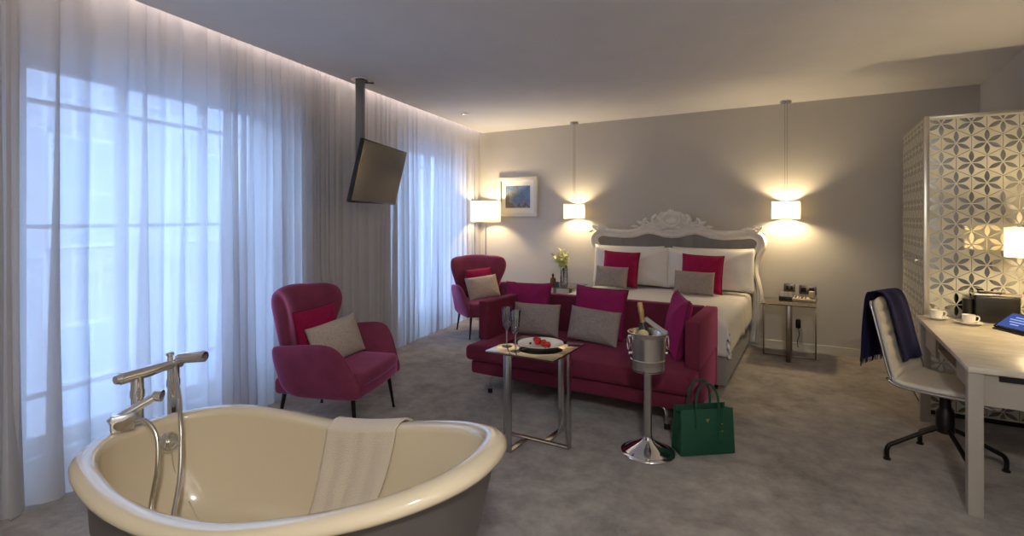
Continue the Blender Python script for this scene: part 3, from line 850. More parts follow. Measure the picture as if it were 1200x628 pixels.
cushion('cushion', .46, .46, .14, M['pinkvel'], (-.985, 4.12, .415), -1.15, .2, .04, 'magenta velvet cushion turned edge-on against the right sofa arm', GS, pipe=M['piping'], seed=23)
cushion('cushion', .46, .29, .13, M['tweed'], (-2.18, 4.10, .415), .03, .26, -.02, 'grey oblong cushion on the sofa, left one, behind the flutes', GG, bow=.02, seed=24)
cushion('cushion', .46, .29, .13, M['tweed'], (-1.63, 4.07, .42), -.05, .26, .05, 'grey oblong cushion on the sofa, right one, near the ice bucket', GG, bow=.02, seed=25)

# ---------------------------------------------------------------- armchairs
def armchair(loc, rz, label):
    """local +X is the facing direction"""
    t = thing('armchair', label, 'armchair', loc, rz, 'plum wing armchairs by the curtains')
    # backrest with butterfly wings
    hb_ = [(.0, .32), (.18, .32), (.25, .35), (.285, .45), (.295, .55), (.325, .65), (.365, .76), (.382, .85), (.362, .925), (.30, .953), (.20, .958), (.10, .968), (0, .972)]
    ol = [(p.x, p.y) for p in smooth_loop([Vector(p) for p in hb_] + [Vector((-p[0], p[1])) for p in hb_[::-1][1:-1]], 110)]
    def wb(y, z, n):
        wing = .20 * min(1.2, (abs(y) / .40)) ** 2.3 * (.55 + .45 * min(1, max(0, (z - .35) / .4)))
        x = -.255 - (z - .40) * .24 + wing
        slope = 2.3 * .20 * (abs(y) / .4) ** 1.3 / .4
        yy = y - math.copysign(1, y) * n * min(.6, slope * .6) if abs(y) > .01 else y
        return Vector((x + n, yy, z))
    bm = new(); panel(bm, ol, wb, .055, .055, 10, 5., center=(0, .66)); obj('backrest', bm, M['velvet'], t, angle=180)
    # arms
    al = [(-.29, .42), (-.315, .50), (-.31, .57), (-.26, .60), (-.15, .615), (0, .632), (.12, .638), (.205, .615), (.262, .545), (.30, .46), (.33, .38), (.35, .315), (.335, .275), (.25, .258), (.0, .255), (-.15, .265), (-.24, .32)]
    ao = [(p.x, p.y) for p in smooth_loop([Vector(p) for p in al], 85)]
    for s in (-1, 1):
        def wa(x, z, n, s=s):
            y = .315 + .075 * max(0, (z - .28) / .36) ** 1.6 * (.5 + .5 * min(1, max(0, (x + .4) / .5))) - .07 * max(0, (-x - .12) / .26) ** 2
            return Vector((x, s * (y + n), z))
        bm = new(); panel(bm, ao, wa, .042, .042, 9, 4., center=(0, .44)); obj('arm', bm, M['velvet'], t, angle=180)
    # seat with a rounded front apron
    so = [(-.30, -.30), (.30, -.32), (.335, -.2), (.35, 0), (.335, .2), (.30, .32), (-.30, .30), (-.33, 0)]
    bm = new(); box(bm, -.30, .335, -.315, .315, .262, .375, .03, 3)
    bmesh.ops.subdivide_edges(bm, edges=[e for e in bm.edges if e.calc_length() > .2], cuts=8, use_grid_fill=True)
    for v in bm.verts: v.co.x += .02 * (1 - (v.co.y / .33) ** 2) * (v.co.x > 0)
    obj('seat_frame', bm, M['velvet'], t)
    bm = new(); box(bm, -.28, .345, -.30, .30, .33, .425, .035, 4)
    bmesh.ops.subdivide_edges(bm, edges=[e for e in bm.edges if e.calc_length() > .2], cuts=8, use_grid_fill=True)
    for v in bm.verts:
        v.co.x += .02 * (1 - (v.co.y / .3) ** 2) * (v.co.x > 0)
        if v.co.z > .38: v.co.z += .02 * (1 - (v.co.y / .31) ** 2) * (1 - ((v.co.x - .03) / .34) ** 2)
    obj('seat_cushion', bm, M['velvet'], t)
    for (x, y) in ((.27, .27), (.27, -.27), (-.26, .24), (-.26, -.24)):
        bm = new(); tube(bm, [(x, y, .275), (x + math.copysign(.035, x), y + math.copysign(.03, y), .006)], [.016, .009], 10)
        tube(bm, [(x + math.copysign(.035, x), y + math.copysign(.03, y), .008), (x + math.copysign(.036, x), y + math.copysign(.031, y), 0)], .012, 10)
        obj('leg', bm, M['darkmetal'], t)
    return t
A1, A2 = (-3.03, 2.62, 0), (-3.67, 5.53, 0)
R1, R2 = math.radians(18.9), math.radians(-36)
ac = armchair(A1, R1, 'plum velvet wing armchair nearest the bathtub')
dup(ac, A2, R2, 'plum velvet wing armchair in the far corner, left of the sofa')
def on_chair(A, R, fx, fy, z):
    return (A[0] + fx * cos(R) - fy * sin(R), A[1] + fx * sin(R) + fy * cos(R), z)
for A, R, nm, sd in ((A1, R1, 'near', 31), (A2, R2, 'far', 41)):
    w1 = 'nearest the bathtub' if nm == 'near' else 'in the far corner'
    q = -.30 if nm == 'near' else .16
    cushion('cushion', .40, .38, .13, M['redvel'], on_chair(A, R, -.125, .02, .435), R + PI / 2 + q, .26, -.06, 'raspberry velvet cushion at the back of the armchair ' + w1, 'raspberry cushions on the armchairs', pipe=M['piping'], seed=sd)
    cushion('cushion', .46, .30, .13, M['tweedpale'], on_chair(A, R, .045, .0, .435), R + PI / 2 + q, .34, -.10 if nm == 'near' else -.07, 'pale grey oblong cushion at the front of the armchair ' + w1, 'grey cushions on the armchairs', bow=.02, seed=sd + 1)

# ---------------------------------------------------------------- things on the side table
def flute(loc, label):
    t = thing('champagne_flute', label, 'glass', loc, 0, 'champagne flutes')
    bm = new(); lathe(bm, [(0, .105), (.006, .106), (.02, .13), (.027, .17), (.031, .215), (.034, .26), (.032, .26), (.029, .215), (.025, .17), (.018, .133), (0, .112)], 24); obj('bowl', bm, M['glass'], t)
    bm = new()
    for k in range(12):
        a = 2 * PI * k / 12
        tube(bm, [(.0205 * cos(a), .0205 * sin(a), .13), (.0275 * cos(a), .0275 * sin(a), .17), (.0312 * cos(a), .0312 * sin(a), .21)], .0022, 5)
    obj('cut_ribs', bm, M['crystal'], t)
    bm = new(); lathe(bm, [(.006, .105), (.0045, .08), (.0075, .06), (.0045, .04), (.006, .012), (.012, .006)], 14); obj('stem', bm, M['crystal'], t)
    bm = new(); lathe(bm, [(0, .008), (.012, .007), (.033, .003), (.035, 0), (0, 0)], 24); obj('foot', bm, M['glass'], t)
    return t
f1 = flute((-1.775, 2.945, ST), 'empty cut-glass champagne flute further from the plate')
dup(f1, (-1.66, 2.86, ST), .2, 'empty cut-glass champagne flute nearer the plate')
plt = obj('plate', (lambda b_: (lathe(b_, [(0, .0), (.085, 0), (.09, .004), (.13, .02), (.152, .026), (.152, .029), (.128, .0235), (.09, .008), (0, .006)], 48), b_)[1])(new()), M['porcelain'])
plt.location = (-1.575, 3.045, ST); tag(plt, 'round white plate of strawberries on the mirrored side table', 'plate')
def berry_bm(r):
    bm = new(); lathe(bm, [(0, -r * 1.05), (r * .45, -r * .8), (r * .85, -r * .1), (r * .95, r * .35), (r * .75, r * .75), (r * .3, r * .92), (0, r * .9)], 14); return bm
def calyx_bm(r):
    bm = new()
    for k in range(6):
        a = 2 * PI * k / 6
        v = [bm.verts.new(q) for q in ((0, 0, r * .95), (cos(a - .3) * r * .5, sin(a - .3) * r * .5, r * .98), (cos(a) * r * .95, sin(a) * r * .95, r * .85), (cos(a + .3) * r * .5, sin(a + .3) * r * .5, r * .98))]
        bm.faces.new(v)
    tube(bm, [(0, 0, r * .9), (0, 0, r * 1.35)], r * .07, 5)
    return bm
sb = None
spots = [(-.085, .03, 1.2, 'strawberry at the left end of the row on the plate'), (-.05, .022, 1.9, 'second strawberry from the left end of the row on the plate'), (-.02, -.01, 2.6, 'strawberry at the front middle of the row on the plate'),
         (.012, .018, .6, 'strawberry behind the middle of the row on the plate'), (.04, -.012, 1.4, 'second strawberry from the right end of the row on the plate'), (.075, -.005, 2.2, 'strawberry at the right end of the row on the plate')]
for i, (dx, dy, a, lab) in enumerate(spots):
    if i == 0:
        sb = obj('strawberry', berry_bm(.021), M['strawberry'], angle=180); obj('calyx', calyx_bm(.021), M['leaf'], sb)
        s_ = sb
    else:
        s_ = sb.copy(); COL.objects.link(s_)
        for ch in sb.children:
            c_ = ch.copy(); COL.objects.link(c_); c_.parent = s_
    s_.location = (-1.575 + dx * .92 + dy * .3, 3.045 + dy * 1.0 - dx * .35, ST + .008 + .021)
    s_.rotation_euler = (1.45, 0, a)
    tag(s_, lab, 'strawberry', 'strawberries on the plate')
bb = None
for i, (dx, dy, lab) in enumerate(((-.085, -.045, 'blueberry left of the strawberries on the plate'), (.095, -.045, 'blueberry in front of the right end of the strawberries'), (.115, -.02, 'blueberry right of the strawberries on the plate'))):
    bm = new(); lathe(bm, [(0, -.008), (.006, -.006), (.0085, 0), (.006, .006), (.003, .0072), (.0025, .006), (0, .006)], 12)
    o = obj('blueberry', bm, M['blueberry']); o.location = (-1.575 + dx * .8, 3.045 + dy - dx * .35, ST + .008 + .0095)
    tag(o, lab, 'blueberry', 'blueberries on the plate')

# ---------------------------------------------------------------- wine cooler
BK = (-.915, 3.235)
st = thing('ice_bucket_stand', 'tall polished steel pedestal stand carrying the ice bucket', 'stand', (BK[0], BK[1], 0))
bm = new(); lathe(bm, [(0, 0), (.165, 0), (.168, .006), (.165, .012), (.15, .018), (.146, .018), (.12, .034), (.09, .05), (.055, .068), (.034, .085), (.03, .10)], 48); obj('base', bm, M['chrome'], st, angle=30)
bm = new(); lathe(bm, [(.026, .09), (.026, .49), (.03, .5), (.05, .515)], 24); obj('column', bm, M['steel'], st)
bm = new(); lathe(bm, [(.0, .515), (.095, .515), (.1, .519), (.1, .524), (0, .524)], 32); obj('support_plate', bm, M['steel'], st)
bk = thing('ice_bucket', 'steel ice bucket with ring handles on a pedestal, holding champagne', 'bucket', (BK[0], BK[1], .524))
bm = new(); lathe(bm, [(0, .001), (.098, .001), (.104, .006), (.105, .055), (.108, .06), (.108, .066), (.105, .07), (.112, .20), (.114, .215), (.122, .226), (.124, .234), (.118, .236), (.108, .222), (.102, .07), (.098, .012), (0, .012)], 48); obj('body', bm, M['steel'], bk, angle=35)
for a in (math.radians(210), math.radians(30)):
    ca, sa = cos(a), sin(a)
    for z in (.10, .205):
        bm = new(); tube(bm, [(ca * .103, sa * .103, z), (ca * .122, sa * .122, z)], [.008, .011], 10); h = obj('knob', bm, M['chrome'], bk)
    bm = new(); tube(bm, [(ca * .122 - sa * .032 * sin(q), sa * .122 + ca * .032 * sin(q), .165 + .042 * cos(q)) for q in [2 * PI * k / 28 for k in range(28)]], .004, 8, closed=True); obj('ring_handle', bm, M['chrome'], bk)
bt = thing('champagne_bottle', 'champagne bottle with gold foil neck leaning in the ice bucket', 'bottle', (BK[0] + .012, BK[1] - .01, .56))
RB = Matrix.Rotation(-.12, 4, 'Y') @ Matrix.Rotation(.12, 4, 'X')
def rot(bm):
    for v in bm.verts: v.co = RB @ v.co
    return bm
bm = new(); lathe(bm, [(0, .0), (.03, 0), (.042, .008), (.043, .16), (.04, .2), (.028, .235), (.018, .26), (.0155, .27)], 24); obj('glass_body', rot(bm), M['bottlegreen'], bt)
bm = new(); lathe(bm, [(.0158, .262), (.016, .33), (.0175, .335), (.0175, .35), (.016, .355), (.018, .375), (.014, .39), (0, .392)], 18, cap0=False); obj('foil', rot(bm), M['foil'], bt)
bm = new()
panel(bm, [(.034 * cos(2 * PI * k / 24), .2 + .03 * sin(2 * PI * k / 24)) for k in range(24)], lambda x, z, n: RB @ Vector((x, -math.sqrt(max(0, .0445 ** 2 - x * x)) - n - .0015 + max(0, z - .18) * .22, z)), .001, .001, 4, 3, center=(0, .2)); obj('label', bm, M['bottlelabel'], bt)
bm = new()
def nap(u, v):
    x = -.02 + .13 * u; y = .036 * (v - .5) * 2 + .02
    z = .225 + .075 * (1 - u) ** 1.1 * (1 - .5 * (v - .5) ** 2) - .02 * u + .012 * sin(v * 9) * (.3 + u)
    return Vector((BK[0] + x, BK[1] + y, .545 + z))
grid(bm, 16, 14, nap); o = obj('napkin', bm, pbr('grey_white_cloth', lin(176, 174, 178), .8, sheen=.2), angle=180)
md = o.modifiers.new('thickness', 'SOLIDIFY'); md.thickness = .005
tag(o, 'folded pale grey napkin lying over the ice bucket beside the bottle', 'napkin')

# ---------------------------------------------------------------- handbag
hg = thing('handbag', 'dark green leather tote handbag standing on the carpet before the sofa', 'bag', (-.578, 3.376, 0), math.atan2(.229, .289))
bw, bd, bh = .18, .13, .285          # half width, depth, height ; local -Y faces the viewer
bm = new()
def shell(x0, x1, y0, y1, th):
    pass
def bagbox(bm, hw, d0, d1, z0, z1, flare=0.):
    pass
for (y0, y1) in ((0, .006), (bd - .006, bd)): 
    vs = box(bm, -bw, bw, y0, y1, .006, bh, .0025)
for v in bm.verts:
    k = v.co.z / bh
    v.co.x *= 1.0 - .035 * k
    v.co.y = v.co.y * (1 - .25 * k) + bd * .125 * k
obj('panel', bm, M['green'], hg)
for s in (-1, 1):
    bm = new()
    def gus(u, v, s=s):
        y = u * bd; z = .008 + v * (bh - .012)
        k = z / bh
        x = bw * (1 - .035 * k) - .004 - .035 * k * (1 - abs(2 * u - 1))
        return Vector((s * x, y * (1 - .25 * k) + bd * .125 * k, z))
    grid(bm, 9, 10, gus); g = obj('gusset', bm, M['green'], hg, angle=50)
    md = g.modifiers.new('thickness', 'SOLIDIFY'); md.thickness = .004
bm = new(); box(bm, -bw + .003, bw - .003, .003, bd - .003, 0.004, .014, .002); obj('bottom', bm, M['green'], hg)
bm = new(); grid(bm, 8, 6, lambda u, v: Vector(((-.165 + .33 * u), .025 + (bd - .05) * v, bh - .035 + .008 * sin(u * 7) * sin(v * 5)))); obj('lining', bm, M['rubber'], hg)
for (y, nm) in ((-.001, 'front'), (bd + .001, 'back')):
    k = .8
    yo = lambda z: (y * (1 - .25 * z / bh) + bd * .125 * z / bh)
    sgn = -1 if y < 0 else 1
    pts = smooth_loop([(-.075, yo(.17) + sgn * .004, .17), (-.075, yo(.26) + sgn * .005, .26), (-.075, yo(.3) + sgn * .004, .31), (-.066, yo(.3), .375), (-.036, yo(.3) - sgn * .006, .425), (0, yo(.3) - sgn * .01, .437), (.036, yo(.3) - sgn * .006, .425), (.066, yo(.3), .375), (.075, yo(.3) + sgn * .004, .31), (.075, yo(.26) + sgn * .005, .26), (.075, yo(.17) + sgn * .004, .17)], 80, False)
    bm = new(); tube(bm, pts, .0075, 8); obj('handle', bm, M['green'], hg)
def front(z, off): return bd * .125 * z / bh - off
tri = [(-.014, .012), (.014, .012), (0, -.014)]
bm = new(); zc = .215
lo = [bm.verts.new((a, front(zc, .0015), zc + b_)) for a, b_ in tri]; hi = [bm.verts.new((a * .95, front(zc, .005), zc + b_ * .95)) for a, b_ in tri]
bm.faces.new(lo); bm.faces.new(hi[::-1])
for i in range(3): bm.faces.new((lo[i], lo[(i + 1) % 3], hi[(i + 1) % 3], hi[i]))
obj('emblem', bm, M['gold'], hg, smooth=False)
bm = new(); tube(bm, [(.085, front(.26, .012), .27), (.088, front(.19, .008), .18), (.092, front(.15, .008), .155)], .003, 6)
tg = obj('charm_strap', bm, M['green'], hg)
bm = new(); box(bm, .066, .122, front(.1, .010), front(.1, .005), .075, .15, .002); obj('tag', bm, M['green'], tg)
bm = new()
for zz in (.152, .195): lathe(bm, [(0, -.004), (.006, -.003), (.007, 0), (.006, .003), (0, .004)], 12, (.09, front(zz, .013), zz))
obj('stud', bm, M['gold'], tg)

# ---------------------------------------------------------------- bathtub
TF0 = Vector((-2.434, 1.044)); TA = .164; TL, TW, TK = 1.602, .40, .044
TE = .858
def cubic(xs, ys, x):
    i = max(0, min(len(xs) - 2, next((k for k in range(len(xs) - 1) if x <= xs[k + 1]), len(xs) - 2)))
    def m(k):
        if k == 0: return (ys[1] - ys[0]) / (xs[1] - xs[0])
        if k == len(xs) - 1: return (ys[-1] - ys[-2]) / (xs[-1] - xs[-2])
        return (ys[k + 1] - ys[k - 1]) / (xs[k + 1] - xs[k - 1])
    h = xs[i + 1] - xs[i]; t = min(1, max(0, (x - xs[i]) / h))
    return ((2 * t ** 3 - 3 * t * t + 1) * ys[i] + (t ** 3 - 2 * t * t + t) * h * m(i) + (3 * t * t - 2 * t ** 3) * ys[i + 1] + (t ** 3 - t * t) * h * m(i + 1))
ZT = [0, .14, .28, .42, .56, .7, .85, 1.]; ZV = [.612, .622, .602, .588, .604, .651, .708, .771]
WT = [0, .1, .3, .5, .7, .9, 1.]; WV = [-.019, -.019, -.013, -.021, -.001, .032, .035]
tub = thing('bathtub', 'freestanding slipper bathtub with cream enamel inside and grey outside', 'bathtub', (TF0.x, TF0.y, 0), TA)
NP = 96
def rim_uv():
    out = []
    for k in range(NP):
        ph_ = 2 * PI * k / NP; C, S = cos(ph_), sin(ph_)
        u_ = TL / 2 * (1 - math.copysign(abs(C) ** TE, C))
        out.append(Vector((u_, TW * math.copysign(abs(S) ** TE, S) * (1 + TK * C) * (1 + cubic(WT, WV, u_ / TL)))))
    return out
RIM = rim_uv()
NRM = []
for k in range(NP):
    d = RIM[(k + 1) % NP] - RIM[k - 1]
    n_ = Vector((-d.y, d.x)).normalized()
    if n_.dot(RIM[k] - Vector((TL / 2, 0))) < 0: n_ = -n_
    NRM.append(n_)
def rimz(u):
    return cubic(ZT, ZV, min(1, max(0, u / TL)))
def tub_ring(off, dz, ksc=1., cen=0., zabs=None, blend=0.):
    """off: outward offset, dz: height relative to rim, ksc: shrink about centre (shifted by cen), zabs/blend: pull to absolute height"""
    vs = []
    for k in range(NP):
        p = RIM[k] + NRM[k] * off
        c = Vector((TL / 2 + cen, 0))
        q = Vector((TL / 2, 0)) + (p - Vector((TL / 2, 0))) * ksc
        q.x += cen
        z = rimz(RIM[k].x) + dz
        if zabs is not None: z = z * (1 - blend) + zabs * blend
        vs.append(Vector((q.x, q.y, z)))
    return vs
def loft(bm, rings, mat=0, close_last=None, close_first=None):
    V = [[bm.verts.new(p) for p in r] for r in rings]
    for a, b_ in zip(V, V[1:]):
        for k in range(len(a)):
            bm.faces.new((a[k], a[(k + 1) % len(a)], b_[(k + 1) % len(a)], b_[k])).material_index = mat
    if close_last: bm.faces.new(V[-1])
    if close_first: bm.faces.new(V[0])
    return V
# inside rings from bottom to rim then over the roll
def inside(s):
    """s = 0 at the rim's inner lip, 1 at the floor of the tub"""
    k = (1 - .035 * s - .23 * s ** 2.2) if s < .86 else None
    if k is None:
        b0 = 1 - .035 * .86 - .23 * .86 ** 2.2
        q = (s - .86) / .14
        k = b0 * (1 - .16 * q * q) - .06 * q
    zb = .215 + (0 if s > .999 else 0)
    bl_ = 1 - (1 - s) ** 1.0
    return tub_ring(-.045, -.008, k, -.055 * s, zb, min(1, s * 1.03) if s < .9 else .927 + .073 * ((s - .9) / .1) ** .6)
rings = [tub_ring(-.045, -.008, .25, -.055, .212, 1.), tub_ring(-.045, -.008, .5, -.055, .213, 1.)]
rings += [inside(s) for s in (1., .98, .95, .91, .86, .78, .68, .56, .44, .32, .2, .1, .04)]
rings += [tub_ring(-.045, -.008), tub_ring(-.038, .001), tub_ring(-.026, .006), tub_ring(-.008, .008), tub_ring(.012, .006), tub_ring(.026, -.001), tub_ring(.034, -.013), tub_ring(.034, -.026), tub_ring(.027, -.037), tub_ring(.014, -.042), tub_ring(.002, -.038)]
bm = new(); loft(bm, rings, close_first=True)
basin = obj('basin', bm, M['enamel'], tub, angle=180)
outer = [tub_ring(.004, -.036), tub_ring(-.004, -.05), tub_ring(-.008, -.05, .985, -.005, .10, .15), tub_ring(-.01, -.05, .96, -.02, .10, .4), tub_ring(-.012, -.05, .91, -.035, .1, .65), tub_ring(-.012, -.05, .83, -.05, .10, .88), tub_ring(-.012, -.05, .77, -.05, .09, 1.), tub_ring(-.012, -.05, .755, -.05, .07, 1.), tub_ring(-.012, -.05, .78, -.05, .05, 1.), tub_ring(-.012, -.05, .80, -.05, .0, 1.)]
bm = new(); loft(bm, outer, close_last=True); obj('outer_shell', bm, M['tubout'], tub, angle=60)
# overflow and plug chain on the foot end
def foot_wall(s, v):    # a point on the inner foot wall
    r = inside(s); best = min(r, key=lambda p: (abs(p.y - v) + (10 if p.x > TL / 2 else 0))); return best
p = foot_wall(.22, .10)
axis = Vector((1, -.35, .25)).normalized(); u_, w_ = frame_axes(axis)
bm = new()
def disc(bm, c, axis, prof, n=28):
    u_, w_ = frame_axes(axis); rows = []
    for r, h in prof:
        rows.append([bm.verts.new(c + axis * h + (u_ * cos(2 * PI * k / n) + w_ * sin(2 * PI * k / n)) * r) for k in range(n)])
    for a, b_ in zip(rows, rows[1:]):
        for k in range(n): bm.faces.new((a[k], a[(k + 1) % n], b_[(k + 1) % n], b_[k]))
    bm.faces.new(rows[-1])
disc(bm, p, axis, [(.043, -.005), (.043, .008), (.037, .014), (.029, .014), (.027, .006), (.013, .006), (.010, .02), (.004, .022)])
ov = obj('overflow', bm, M['chrome'], tub, angle=30)
bm = new(); tube(bm, smooth_loop([p + Vector((.015, .0, -.02)), p + Vector((.03, .005, -.12)), p + Vector((.10, .015, -.24)), Vector((.42, .02, .225))], 30, False), .0028, 6); obj('plug_chain', bm, M['chrome'], ov)
bm = new(); disc(bm, Vector((.44, .0, .213)), Vector((0, 0, 1)), [(.03, 0), (.03, .004), (.02, .006), (.01, .006)]); obj('drain', bm, M['chrome'], tub, angle=30)

# towel over the far rim
bm = new()
# far side is +v (away from the viewer): choose the indices by their u position
far_idx = [k for k in range(NP) if RIM[k].y > 0 and .70 < RIM[k].x < 1.1]
far_idx.sort(key=lambda k: RIM[k].x)
prof_t = [('i', s) for s in (.80, .7, .6, .5, .4, .3, .2, .1, .03)]
def tw_pt(k, j):
    rings_in = tw_pt.rings
    return rings_in[j][k]
tw_rings = [inside(s) for s in (.9, .78, .62, .5, .4, .3, .2, .1, .03)] + [tub_ring(-.045, -.004), tub_ring(-.03, .006), tub_ring(-.008, .010), tub_ring(.014, .008), tub_ring(.034, -.004), tub_ring(.044, -.02), tub_ring(.044, -.06), tub_ring(.042, -.12), tub_ring(.040, -.19)]
def tw(u, v):
    fj = v * (len(tw_rings) - 1); j = min(len(tw_rings) - 2, int(fj)); fr = fj - j
    us = .715 + (1.065 - .715) * u
    def at(r):
        lst = sorted([(r[k].x, k) for k in far_idx + [min(far_idx, key=lambda q: RIM[q].x) + 1, max(far_idx, key=lambda q: -RIM[q].x) - 1] if 0 <= k < NP], key=lambda a: RIM[a[1]].x)
        ks = sorted([k for k in range(NP) if RIM[k].y > 0], key=lambda k: RIM[k].x)
        for a, b_ in zip(ks, ks[1:]):
            if RIM[a].x <= us <= RIM[b_].x:
                f = (us - RIM[a].x) / (RIM[b_].x - RIM[a].x)
                return r[a].lerp(r[b_], f)
        return r[ks[0]]
    p = at(tw_rings[j]).lerp(at(tw_rings[j + 1]), fr)
    fold_ = .006 + .004 * sin(u * 23 + v * 2) * (1 - v) + .003 * noise.noise(Vector((u * 5, v * 6, 2)))
    if j < 9: p = p + Vector((0, -1, .25)).normalized() * (fold_ + .004)
    else: p = p + Vector((0, .3, 1)).normalized() * (.004 if j < 13 else 0) + (Vector((0, .012, 0)) if j >= 13 else Vector())
    return p
grid(bm, 40, 46, tw)
for v in bm.verts:
    v.co = Matrix.Translation((TF0.x, TF0.y, 0)) @ Matrix.Rotation(TA, 4, 'Z') @ v.co
o = obj('towel', bm, M['towel'], angle=180)
md = o.modifiers.new('thickness', 'SOLIDIFY'); md.thickness = .008; md.offset = 1
tag(o, 'folded white towel draped over the far rim of the bathtub', 'towel')

# bath mixer: two standpipes at the foot end, crossbar, spout, handset and hoses (tub coordinates)
tap = thing('bath_mixer_tap', 'chrome floor-standing bath tap with two pipes and a hand shower', 'tap', (TF0.x, TF0.y, 0), TA)
V1, V2, UO = .075, .235, -.085
for v in (V1, V2):
    bm = new(); tube(bm, [(UO, v, 0), (UO, v, .70), (UO, v, .702), (UO, v, .735), (UO, v, .737), (UO, v, .80)], [.024, .024, .028, .028, .025, .025], 20)
    tube(bm, [(UO, v, 0), (UO, v, .012)], .04, 24); obj('standpipe', bm, M['chrome'], tap)
ZB = .80
bm = new(); tube(bm, [(UO, V1 - .075, ZB), (UO, V1 - .07, ZB), (UO, V1 + .05, ZB), (UO + .005, V2 - .06, ZB + .004), (UO, V2 + .035, ZB)], [.02, .026, .026, .022, .022], 18); obj('crossbar', bm, M['chrome'], tap)
bm = new(); tube(bm, [(UO + .01, V2 + .0, ZB + .02), (UO + .02, V2 + .02, ZB + .026), (UO + .13, V2 + .055, ZB + .036), (UO + .135, V2 + .056, ZB + .036)], [.015, .026, .026, .021], 18); obj('spout', bm, M['chrome'], tap)
bm = new(); lathe(bm, [(.012, 0), (.012, .03), (.017, .034), (.017, .045), (.01, .05), (0, .05)], 16, (UO, V2 - .015, ZB + .012)); obj('diverter_knob', bm, M['chrome'], tap)
bm = new(); tube(bm, [(UO, V1 - .09, ZB), (UO, V1 - .072, ZB)], [.017, .024], 16); obj('handle', bm, M['chrome'], tap)
# hose from the crossbar down into the tub
bm = new(); tube(bm, smooth_loop([(-.065, .228, ZB - .012), (-.035, .213, .745), (.04, .172, .69), (.105, .13, .625), (.15, .10, .54), (.21, .05, .42), (.28, -.03, .30), (.34, -.09, .235)], 70, False), .0095, 10); obj('hose', bm, M['steel'], tap)
# handset resting on a block on the near foot corner of the rim
hs = thing('hand_shower', 'chrome hand shower on a small block at the foot rim of the bathtub', 'shower', (TF0.x, TF0.y, 0), TA)
BXH = Vector((.012, -.045, .618))
bm = new(); box(bm, -.034, .034, -.042, .042, 0, .07, .01)
for v in bm.verts: v.co = Matrix.Translation(BXH) @ Matrix.Rotation(-.5, 4, 'Z') @ v.co
obj('cradle', bm, M['chrome'], hs)
bm = new(); tube(bm, [BXH + Vector((-.01, -.045, .04)), BXH + Vector((.0, .0, .06)), BXH + Vector((.035, .085, .10)), BXH + Vector((.043, .108, .112))], [.019, .018, .016, .016], 16)
tube(bm, [BXH + Vector((.036, .103, .112)), BXH + Vector((.062, .118, .109))], [.023, .024], 18); obj('handset', bm, M['chrome'], hs)
bm = new(); tube(bm, smooth_loop([BXH + Vector((.028, .01, .03)), BXH + Vector((.07, .04, .035)), BXH + Vector((.125, .05, -.02)), BXH + Vector((.16, .03, -.13)), BXH + Vector((.17, .0, -.26)), BXH + Vector((.22, -.04, -.36))], 50, False), .0085, 10); obj('hose', bm, M['steel'], hs)

# ---------------------------------------------------------------- patterned mirror cabinet
CX0, CX1, CY0, CY1, CZ = .698, XR - .012, 4.93, 6.05, 2.235
cab = thing('wardrobe', 'tall wardrobe faced with frosted mirror panels in a flower pattern', 'wardrobe', (CX0, CY0, 0))
def pattern(bm, width, height, place, x_off=0.):
    """six-petal flowers in a honeycomb; place(x, z) -> Vector (slightly proud of the panel). material 1"""
    a = .171; rowh = a * .866; R = a / math.sqrt(3)
    def poly(pts):
        if all(0.003 <= p[0] <= width - .003 and 0.01 <= p[1] <= height - .01 for p in pts):
            f = bm.faces.new([bm.verts.new(place(*p)) for p in pts]); f.material_index = 1
        else:
            # clip against the panel
            pts2 = list(pts)
            for ax, lim, sg in ((0, .003, 1), (0, width - .003, -1), (1, .01, 1), (1, height - .01, -1)):
                out = []
                for i in range(len(pts2)):
                    p, q = pts2[i], pts2[(i + 1) % len(pts2)]
                    ip, iq = sg * (p[ax] - lim) >= 0, sg * (q[ax] - lim) >= 0
                    if ip: out.append(p)
                    if ip != iq:
                        t = (lim - p[ax]) / (q[ax] - p[ax]); out.append((p[0] + (q[0] - p[0]) * t, p[1] + (q[1] - p[1]) * t))
                pts2 = out
                if len(pts2) < 3: return
            f = bm.faces.new([bm.verts.new(place(*p)) for p in pts2]); f.material_index = 1
    nr = int(height / rowh) + 2; nc = int(width / a) + 3
    for r in range(-1, nr):
        for c in range(-1, nc):
            x0 = x_off + c * a + (a / 2 if r % 2 else 0); z0 = .06 + r * rowh
            for k in range(6):
                an = PI / 2 + k * PI / 3; ca, sa = cos(an), sin(an)
                pet = []
                for i in range(9):
                    t = i / 8; pet.append((R * (.06 + .86 * t), .0145 * sin(PI * t)))
                pet += [(u, -v) for u, v in pet[::-1][1:-1]]
                poly([(x0 + u * ca - v * sa, z0 + u * sa + v * ca) for u, v in pet])
            for k in (0, 1, 2):      # honeycomb lines, three edges per cell
                a1 = PI / 2 + k * PI / 3; a2 = a1 + PI / 3
                p1 = Vector((x0 + R * cos(a1), z0 + R * sin(a1))); p2 = Vector((x0 + R * cos(a2), z0 + R * sin(a2)))
                d = (p2 - p1).normalized(); n_ = Vector((-d.y, d.x)) * .0016
                poly([tuple(p1 + n_), tuple(p1 - n_), tuple(p2 - n_), tuple(p2 + n_)])
WW, WH = CX1 - CX0, CZ
bm = new(); box(bm, .03, WW, 0, .02, .035, WH - .02); pattern(bm, WW - .03, WH - .06, lambda x, z: Vector((x + .03, -.0007, z + .035)), .07)
obj('front_panel', bm, [M['frost'], M['mirror']], cab, smooth=False)
bm = new(); box(bm, 0, .02, .03, CY1 - CY0, .035, WH - .02); pattern(bm, CY1 - CY0 - .03, WH - .06, lambda y, z: Vector((-.0007, y + .03, z + .035)), .03)
dr = obj('door', bm, [M['frostpale'], M['satinpetal']], cab, smooth=False)
